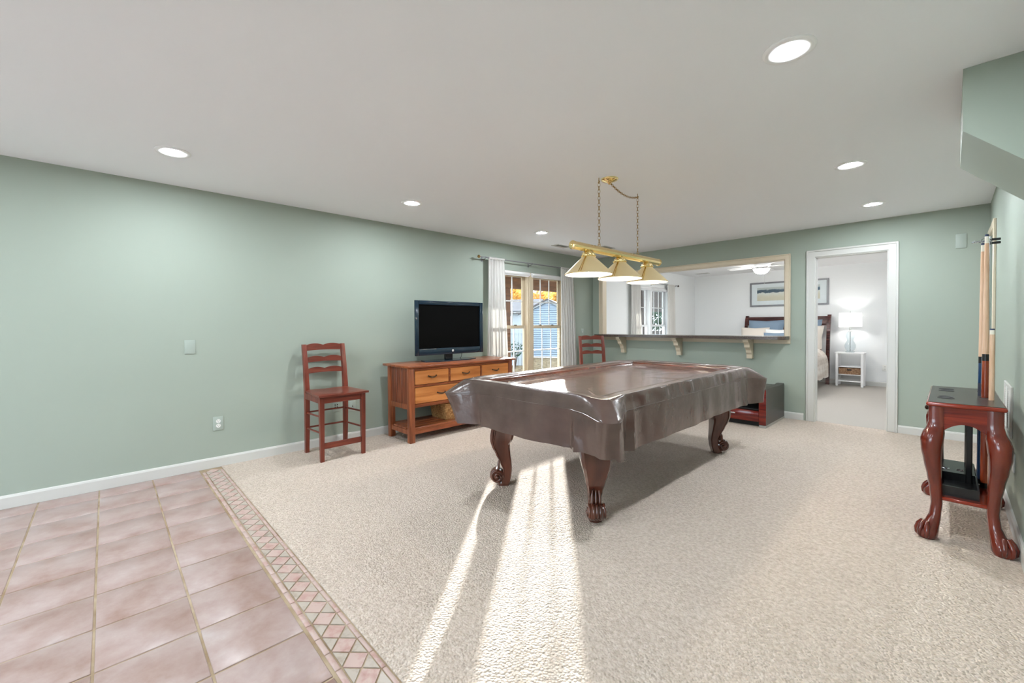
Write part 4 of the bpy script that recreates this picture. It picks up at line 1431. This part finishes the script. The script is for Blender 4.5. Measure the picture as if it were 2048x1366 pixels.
def pillow(loc, w_, h_, th, tilt, rz, m, label):
    t = thing('pillow', loc, label, 'pillow', rz, group='pillows on the bed')
    n = 14
    vs, fs = [], []
    for sgn in (1, -1):
        for i in range(n+1):
            for j in range(n+1):
                u, v = 2*i/n-1, 2*j/n-1
                e = max(0, (1-u**4)*(1-v**4))**0.5
                pinch = 1-0.08*(1-abs(u*v))*max(abs(u), abs(v))**4
                vs.append((u*w_/2*pinch, sgn*th/2*e, v*h_/2*pinch))
    q = (n+1)**2
    for i in range(n):
        for j in range(n):
            f = (i*(n+1)+j, (i+1)*(n+1)+j, (i+1)*(n+1)+j+1, i*(n+1)+j+1)
            fs += [f, tuple(q+k for k in f[::-1])]
    T = Matrix.Translation((0, 0, h_/2*math.cos(tilt))) @ Matrix.Rotation(-tilt, 4, 'X')
    MB().add(vs, fs, T).obj('cushion', m, t, smooth=80)
zp = 0.73
pillow((1.72, 10.42, zp), 0.70, 0.62, 0.16, 0.30, 0.0, 'pil_blue', 'large slate blue pillow leaning on the headboard near the window side')
pillow((2.40, 10.42, zp), 0.66, 0.62, 0.16, 0.30, 0.0, 'pil_blue', 'slate blue pillow leaning on the headboard near the nightstand')
pillow((1.55, 10.26, zp), 0.56, 0.46, 0.15, 0.35, 0.05, 'pil_cream', 'oatmeal pillow in front of the large blue pillow')
pillow((2.50, 10.24, zp), 0.58, 0.50, 0.15, 0.35, -0.05, 'pil_cream', 'oatmeal pillow closest to the nightstand')
pillow((2.03, 10.17, zp), 0.52, 0.43, 0.14, 0.40, 0.0, 'sheet_white', 'white pillow in the middle of the bed')
pillow((2.02, 10.02, zp), 0.46, 0.36, 0.13, 0.45, 0.1, 'pil_blue', 'small blue cushion at the very front of the pillows')

# picture over the bed
t = thing('framed_picture', (2.032, YBED-0.012, 1.635), 'wide pewter framed abstract landscape above the bed', 'picture')
pw, ph = 0.745, 0.55
b = MB()
fwid = 0.035
b.box((-pw, -0.018, 0), (-pw+fwid, 0.008, ph), 0.004)
b.box((pw-fwid, -0.018, 0), (pw, 0.008, ph), 0.004)
b.box((-pw+fwid, -0.0178, 0), (pw-fwid, 0.008, fwid), 0.004)
b.box((-pw+fwid, -0.0178, ph-fwid), (pw-fwid, 0.008, ph), 0.004)
b.obj('frame', 'frame_grey', t)
MB().box((-pw+fwid, -0.006, fwid), (pw-fwid, 0.006, ph-fwid)).obj('mat_board', 'mat_white', t)
art = mat('abstract_landscape', (230, 225, 215), 0.6)
tc = nd(art, 'ShaderNodeTexCoord')
sp = nd(art, 'ShaderNodeSeparateXYZ')
lk(art, tc.outputs['Object'], sp.inputs[0])
nz = nd(art, 'ShaderNodeTexNoise')
nz.inputs['Scale'].default_value = 9
nz.inputs['Detail'].default_value = 6
lk(art, tc.outputs['Object'], nz.inputs['Vector'])
ma = nd(art, 'ShaderNodeMath')
ma.operation = 'MULTIPLY_ADD'
ma.inputs[1].default_value = 0.10
lk(art, nz.outputs['Fac'], ma.inputs[0])
lk(art, sp.outputs['Z'], ma.inputs[2])
rp = nd(art, 'ShaderNodeValToRGB')
cr = rp.color_ramp
cols = [(0.0, (222, 208, 182)), (0.28, (226, 216, 196)), (0.355, (232, 230, 222)), (0.365, (60, 84, 104)), (0.42, (78, 100, 116)), (0.44, (200, 204, 202)), (0.60, (226, 226, 220))]
while len(cr.elements) < len(cols):
    cr.elements.new(0.5)
for e_, (p_, c_) in zip(cr.elements, cols):
    e_.position = p_
    e_.color = lin(c_)
lk(art, ma.outputs[0], rp.inputs[0])
lk(art, rp.outputs[0], art.node_tree.nodes['Principled BSDF'].inputs['Base Color'])
MB().box((-pw+0.15, -0.0075, 0.13), (pw-0.15, -0.005, ph-0.12)).obj('painting', art, t)
MB().box((-pw+fwid, -0.0125, fwid), (pw-fwid, -0.0115, ph-fwid)).obj('glazing', 'glass', t)

# nightstand
t = thing('nightstand', (3.17, 10.60, 0.004), 'white open nightstand with basket shelf beside the bed', 'nightstand')
for sx in (-1, 1):
    for sy in (-1, 1):
        MB().box((sx*0.195-0.02, sy*0.14-0.02, 0), (sx*0.195+0.02, sy*0.14+0.02, 0.64), 0.003).obj('leg', 'paint_white', t)
    b = MB().tube([(sx*0.195, -0.125, 0.47), (sx*0.195, 0.125, 0.62)], 0.008, 6)
    b.obj('side_brace', 'paint_white', t)
MB().box((-0.225, -0.17, 0.641), (0.225, 0.17, 0.665), 0.004).obj('top', 'paint_white', t)
MB().box((-0.175, -0.155, 0.375), (0.175, 0.155, 0.39), 0.003).obj('shelf', 'paint_white', t)
MB().box((-0.175, -0.155, 0.222), (0.175, 0.155, 0.237), 0.003).obj('shelf', 'paint_white', t)
MB().box((-0.175, -0.15, 0.09), (0.175, -0.13, 0.115), 0.003).obj('stretcher', 'paint_white', t)
MB().box((-0.175, 0.13, 0.09), (0.175, 0.15, 0.115), 0.003).obj('stretcher', 'paint_white', t)
t = thing('seagrass_basket', (3.17, 10.60, 0.242), 'woven seagrass drawer basket inside the white nightstand', 'basket')
basket(MB(), 0.168, 0.15, 0.118, 0.01, taper=0.006).obj('woven_body', 'wicker2', t, smooth=50)
MB().box((-0.035, -0.158, 0.075), (0.035, -0.15, 0.10), 0.003).obj('hand_hole', 'black_matte', t)
# table lamp
t = thing('table_lamp', (3.165, 10.58, 0.670), 'clear glass gourd table lamp with lit white drum shade', 'lamp')
MB().box((-0.065, -0.065, 0), (0.065, 0.065, 0.022), 0.003).obj('base', 'clear', t)
prof = [(0.045, 0.022), (0.070, 0.05), (0.086, 0.10), (0.084, 0.15), (0.062, 0.20), (0.048, 0.23), (0.052, 0.26), (0.070, 0.30), (0.072, 0.34), (0.055, 0.385), (0.034, 0.41)]
MB().lathe(prof, 64, (0, 0, 0), cap=False, rib=16, ribamp=0.025).obj('glass_body', 'clear', t, smooth=60)
MB().lathe([(0.034, 0.405), (0.038, 0.415), (0.016, 0.43), (0.012, 0.50)], 20).obj('neck', 'steel', t, smooth=40)
MB().tube([(0, 0, 0.02), (0, 0, 0.42)], 0.005, 8).obj('inner_rod', 'steel', t)
b = MB().lathe([(0.180, 0.50), (0.176, 0.775), (0.173, 0.775), (0.177, 0.50)], 40, cap=False)
q = len(b.v)-40
b.f += [(q+i, q+(i+1) % 40, (i+1) % 40, i) for i in range(40)]
b.obj('drum_shade', cloth('linen_shade', (252, 252, 252), 0.6), t, smooth=60)
MB().ball((0, 0, 0.62), 0.035, 14, 10).obj('bulb', emis('table_lamp_bulb', (255, 253, 250), 52.0), t)
MB().lathe([(0.006, 0.77), (0.006, 0.79), (0.011, 0.80), (0.001, 0.812)], 12).obj('finial', 'steel', t)
b = MB()
for k in range(3):
    a = 2*PI*k/3
    b.tube([(0, 0, 0.772), (0.174*math.cos(a), 0.174*math.sin(a), 0.772)], 0.002, 6)
b.obj('shade_spider', 'steel', t)

# ceiling fan
t = thing('ceiling_fan', (2.09, 8.80, H), 'white ceiling fan with lit glass bowl in the bedroom', 'ceiling fan')
MB().lathe([(0.13, 0), (0.14, -0.05), (0.12, -0.075)], 30).obj('canopy', 'steel', t, smooth=40)
MB().lathe([(0.10, -0.075), (0.145, -0.085), (0.15, -0.125), (0.12, -0.15), (0.08, -0.155)], 30).obj('motor_housing', 'paint_white', t, smooth=40)
for k in range(5):
    a = 2*PI*k/5+0.35
    T = Matrix.Rotation(a, 4, 'Z')
    ar = MB().box((0.12, -0.015, -0.135), (0.22, 0.015, -0.128), 0.002, T=T).obj('blade_arm', 'paint_white', t)
    T2 = T @ Matrix.Translation((0.20, 0, -0.125)) @ Matrix.Rotation(0.2, 4, 'X')
    MB().prism([(0, -0.05), (0.06, -0.06), (0.42, -0.068), (0.45, -0.05), (0.45, 0.05), (0.42, 0.068), (0.06, 0.06), (0, 0.05)], 2, -0.004, 0.004, T=T2).obj('blade', 'paint_white', t, smooth=0)
MB().lathe([(0.08, -0.155), (0.11, -0.165), (0.13, -0.17), (0.13, -0.18)], 30).obj('light_fitter', 'steel', t, smooth=40)
MB().lathe([(0.135, -0.178), (0.125, -0.205), (0.095, -0.245), (0.05, -0.268), (0.002, -0.272)], 30, cap=True).obj('glass_bowl', 'bowl', t, smooth=50)
MB().lathe([(0.008, -0.272), (0.008, -0.285), (0.001, -0.29)], 10).obj('bowl_finial', 'steel', t)
b = MB().tube([(0.05, 0, -0.16), (0.052, 0, -0.45)], 0.0015, 6)
b.ball((0.052, 0, -0.455), 0.007, 8, 6)
b.obj('pull_chain', 'steel', t)

# ------------------------------------------------------------------ outdoors
GZ = -0.42
def pix(px, py, depth):
    d = fw + r2*((px-1024)/FPX) - u2*((py-683-PPY)/FPX)
    return CAM + d*depth
b = MB().box((-60, -60, GZ-0.3), (40, 70, GZ))
tag(b.obj('ground', 'litter', smooth=0), 'leaf covered ground outside the window', 'ground', kind='structure')
b = MB().box((-2.7, -4.32, GZ), (-0.15, 11.2, -0.14))
b.box((-2.7, -9.0, GZ), (7.0, -4.32, -0.14))  # unseen rear slab, added to bounce daylight up to the ceiling
tag(b.obj('patio', 'patio', smooth=0), 'concrete porch slab outside the window, plus added unseen rear bounce slab', 'patio', kind='structure')
t = thing('porch_roof', (-2.4, 4.0, 0), 'brown timber porch beam and post outside the double window', 'porch')
MB().box((-0.09, -7.5, 2.085), (0.09, 7.0, 2.36), 0.01).obj('beam', 'porch', t)
MB().box((-0.3, -7.5, 2.36), (2.25, 7.2, 2.40)).obj('porch_ceiling', 'soffit_out', t)
for y in (-5.4, 2.50):
    MB().box((-0.07, y-0.07, GZ), (0.07, y+0.07, 2.085), 0.006).obj('post', 'porch', t)
# deck stair wall seen through the bedroom window
t = thing('timber_stair_wall', (-2.6, 13.4, GZ), 'dark brown timber wall seen through the bedroom window', 'timber wall')
for k in range(7):
    MB().box((-0.05, -1.9, 2.10+k*0.16), (0.0, 1.9, 2.259+k*0.16), 0.003).obj('board', 'porch_dark', t)
for k in range(9):
    MB().box((-0.05, -1.9, 0.0+k*0.16), (0.0, 1.9, 0.159+k*0.16), 0.003).obj('board', 'porch_dark', t)
for y in (-1.9, -0.55, 1.9):
    MB().box((0.0, y-0.12, 0), (0.12, y+0.12, 3.3), 0.006).obj('post', 'porch_dark', t)

# shed with blue lap siding
pk = pix(1095.5, 597, 21.5)
vdir = Vector((pk.x-CAM.x, pk.y-CAM.y, 0)).normalized()
rz = math.atan2(vdir.y, vdir.x) - PI/2 + math.radians(-9)
t = thing('garden_shed', (pk.x, pk.y, GZ), 'pale blue lap sided garden shed with dark gable roof', 'shed', rz)
zp_ = pk.z-GZ
sw_, slope = 1.35, 0.50
ze = zp_-0.10-sw_*slope
# gable wall as clapboards (facing -y local)
b = MB()
z = 0.08
lap = 0.112
while z < zp_-0.14:
    z1 = min(z+lap, zp_-0.12)
    def hwid(zz):
        return sw_ if zz <= ze else max(0.02, sw_*(1-(zz-ze)/(zp_-0.10-ze)))
    wa, wb = hwid(z), hwid(z1)
    b.add([(-wa, -0.035, z), (wa, -0.035, z), (wb, 0.002, z1), (-wb, 0.002, z1), (-wa, 0.03, z), (wa, 0.03, z), (wb, 0.03, z1), (-wb, 0.03, z1)],
          [(0, 1, 2, 3), (7, 6, 5, 4), (0, 4, 5, 1), (3, 2, 6, 7), (0, 3, 7, 4), (1, 5, 6, 2)])
    z = z1
o = b.obj('lap_siding', 'siding', t, smooth=0)
o['kind'] = 'stuff'
for s in (-1, 1):
    MB().box((s*sw_-0.06 if s > 0 else s*sw_-0.03, -0.025, 0.05), (s*sw_+0.03 if s > 0 else s*sw_+0.06, 0.06, ze+0.02), 0.004).obj('corner_board', 'siding_w', t)
    MB().box((s*sw_-0.02, 0.03, 0.05), (s*sw_+0.02, 2.6, ze)).obj('side_wall', 'siding', t)
    L_ = sw_+0.18
    poly = [(0, zp_), (s*L_, zp_-L_*slope), (s*L_, zp_-L_*slope-0.07), (0, zp_-0.07)]
    MB().prism(poly, 1, -0.16, 2.7).obj('roof_slope', 'roof', t, smooth=0)
    poly = [(0, zp_-0.07), (s*L_, zp_-L_*slope-0.07), (s*L_, zp_-L_*slope-0.16), (0, zp_-0.16)]
    MB().prism(poly, 1, -0.10, -0.06).obj('rake_board', 'siding_w', t, smooth=0)
MB().box((-sw_, 2.55, 0.05), (sw_, 2.6, ze)).obj('back_wall', 'siding', t)
MB().box((-sw_, 0.0, 0), (sw_, 2.6, 0.08)).obj('footing', 'patio', t)

# low house behind with grey roof
hp = pix(1030, 622, 27.5)
t = thing('neighbour_house', (hp.x, hp.y, GZ), 'low house with grey shingle roof left of the shed', 'house', rz)
zw = hp.z-GZ
MB().box((-3.2, 0, 0), (0.9, 4, zw-0.12)).obj('wall', 'siding_w', t)
MB().box((-3.5, -0.35, zw-0.12), (1.2, -0.25, zw+0.02)).obj('fascia', 'siding_w', t)
MB().prism([(-0.4, zw), (4.0, zw+1.0), (4.0, zw+0.9), (-0.4, zw-0.05)], 0, -3.5, 1.2).obj('roof', 'roof', t, smooth=0)
MB().box((-1.6, -0.03, zw-0.9), (-0.2, 0.02, zw-0.35)).obj('window', 'sash_w', t)
MB().box((-1.5, -0.04, zw-0.85), (-0.3, 0.0, zw-0.40)).obj('pane', 'tv_frame', t)

# board fence in front of the house
fp = pix(1032, 678, 17.5)
t = thing('board_fence', (fp.x, fp.y, GZ), 'pale vertical board fence seen in the near window pane', 'fence', rz)
for k in range(14):
    MB().box((-1.3+k*0.14, 0, 0.0), (-1.3+k*0.14+0.132, 0.025, 1.50), 0.004).obj('board', 'siding_w', t)
MB().box((-1.3, 0.025, 1.2), (0.66, 0.06, 1.3)).obj('rail', 'siding_w', t)
MB().box((-1.3, 0.025, 0.3), (0.66, 0.06, 0.4)).obj('rail', 'siding_w', t)

def leaves(mb, c, rad, n, size, rnd, sc=(1, 1, 1)):
    for _ in range(n):
        while True:
            p = Vector((rnd.uniform(-1, 1), rnd.uniform(-1, 1), rnd.uniform(-1, 1)))
            if p.length <= 1:
                break
        p = Vector((c[0]+p.x*rad*sc[0], c[1]+p.y*rad*sc[1], c[2]+p.z*rad*sc[2]))
        a = Vector((rnd.gauss(0, 1), rnd.gauss(0, 1), rnd.gauss(0, 1))).normalized()
        q = a.orthogonal().normalized()
        r_ = a.cross(q)
        s = size*rnd.uniform(0.6, 1.3)
        mb.add([p-q*s, p+r_*s*0.55, p+q*s, p-r_*s*0.55], [(0, 1, 2, 3)])
def tree(px, depth, h, rad, m, label, seed, n=900, size=0.16, lean=0.0):
    rnd = random.Random(seed)
    p = pix(px, 650, depth)
    t = thing('garden_tree', (p.x, p.y, GZ), label, 'tree', group='trees beyond the shed')
    b = MB().tube([(0, 0, 0), (0.05, 0.03, h*0.4), (lean, 0.0, h*0.85)], [0.14, 0.10, 0.04], 8)
    for k in range(7):
        z = h*rnd.uniform(0.35, 0.75)
        a = rnd.uniform(0, 2*PI)
        b.tube([(0.04, 0.02, z), (rad*0.5*math.cos(a), rad*0.5*math.sin(a), z+h*0.10), (rad*0.9*math.cos(a), rad*0.9*math.sin(a), z+h*0.16)], [0.05, 0.03, 0.012], 6)
    b.obj('trunk', 'bark', t, smooth=60)
    lb = MB()
    for k in range(9):
        a = rnd.uniform(0, 2*PI)
        q = rnd.uniform(0.0, 0.75)*rad
        leaves(lb, (q*math.cos(a), q*math.sin(a), h*rnd.uniform(0.50, 0.82)), rad*0.55, n//9, size, rnd, (1, 1, 0.8))
    o = lb.obj('crown', m, t, smooth=0)
    o['kind'] = 'stuff'
tree(1016, 35, 5.3, 1.9, 'leaf_y', 'yellow autumn tree behind the low house', 11, n=2600)
tree(1042, 54, 7.2, 2.3, 'leaf_g', 'green leaved tree between the autumn trees', 12, n=2600)
tree(1075, 42, 5.9, 1.9, 'leaf_o', 'orange autumn tree left of the shed peak', 13, n=2600)
tree(1098, 47, 6.5, 2.2, 'leaf_y', 'yellow autumn tree directly behind the shed peak', 14, n=3000)
tree(1124, 37, 5.4, 1.7, 'leaf_y', 'yellow autumn tree right of the shed peak', 15, n=2400)
tree(978, 42, 6.0, 2.0, 'leaf_o', 'orange tree hidden mostly by the curtain', 16, n=1500)
# overhanging limb of a tree at the corner of the house
rnd = random.Random(31)
t = thing('garden_tree', (-4.65, 13.0, GZ), 'autumn tree with a low limb reaching across the yard', 'tree', group='trees beyond the shed')
b = MB().tube([(0, 0, 0), (0.05, 0.05, 1.5), (0.0, 0.1, 3.2), (0.1, 0.0, 5.5)], [0.16, 0.13, 0.10, 0.04], 8)
b.tube([(0.02, 0.05, 2.7), (-0.6, -0.5, 3.2), (-1.2, -1.0, 3.35), (-1.5, -1.3, 3.3)], [0.06, 0.045, 0.03, 0.012], 6)
b.obj('trunk', 'bark', t, smooth=60)
lb = MB()
leaves(lb, (-1.2, -1.0, 3.06), 0.42, 190, 0.055, rnd, (0.42, 0.42, 1.0))
leaves(lb, (0.3, 0.3, 4.8), 1.1, 500, 0.09, rnd)
o = lb.obj('crown', 'leaf_y', t, smooth=0)
o['kind'] = 'stuff'
# dark shrubs
def shrub(p, h, m, label, seed, n=260, size=0.06):
    rnd = random.Random(seed)
    t = thing('shrub', (p.x, p.y, GZ), label, 'shrub')
    b = MB()
    for k in range(6):
        a = 2*PI*k/6
        b.tube([(0, 0, 0), (0.1*math.cos(a), 0.1*math.sin(a), h*0.5), (0.28*math.cos(a), 0.28*math.sin(a), h*0.9)], [0.015, 0.011, 0.005], 6)
    b.obj('stems', 'bark', t, smooth=60)
    lb = MB()
    leaves(lb, (0, 0, h*0.72), h*0.32, n, size, rnd, (1.1, 1.1, 0.9))
    o = lb.obj('foliage', m, t, smooth=0)
    o['kind'] = 'stuff'
shrub(pix(1030, 690, 16.2), 1.05, 'leaf_d', 'small dark leaved shrub in front of the board fence', 21, n=70)
shrub(pix(1310, 640, 24), 2.6, 'leaf_d', 'tall dark evergreen shrub seen through the bedroom window', 22, n=500, size=0.12)
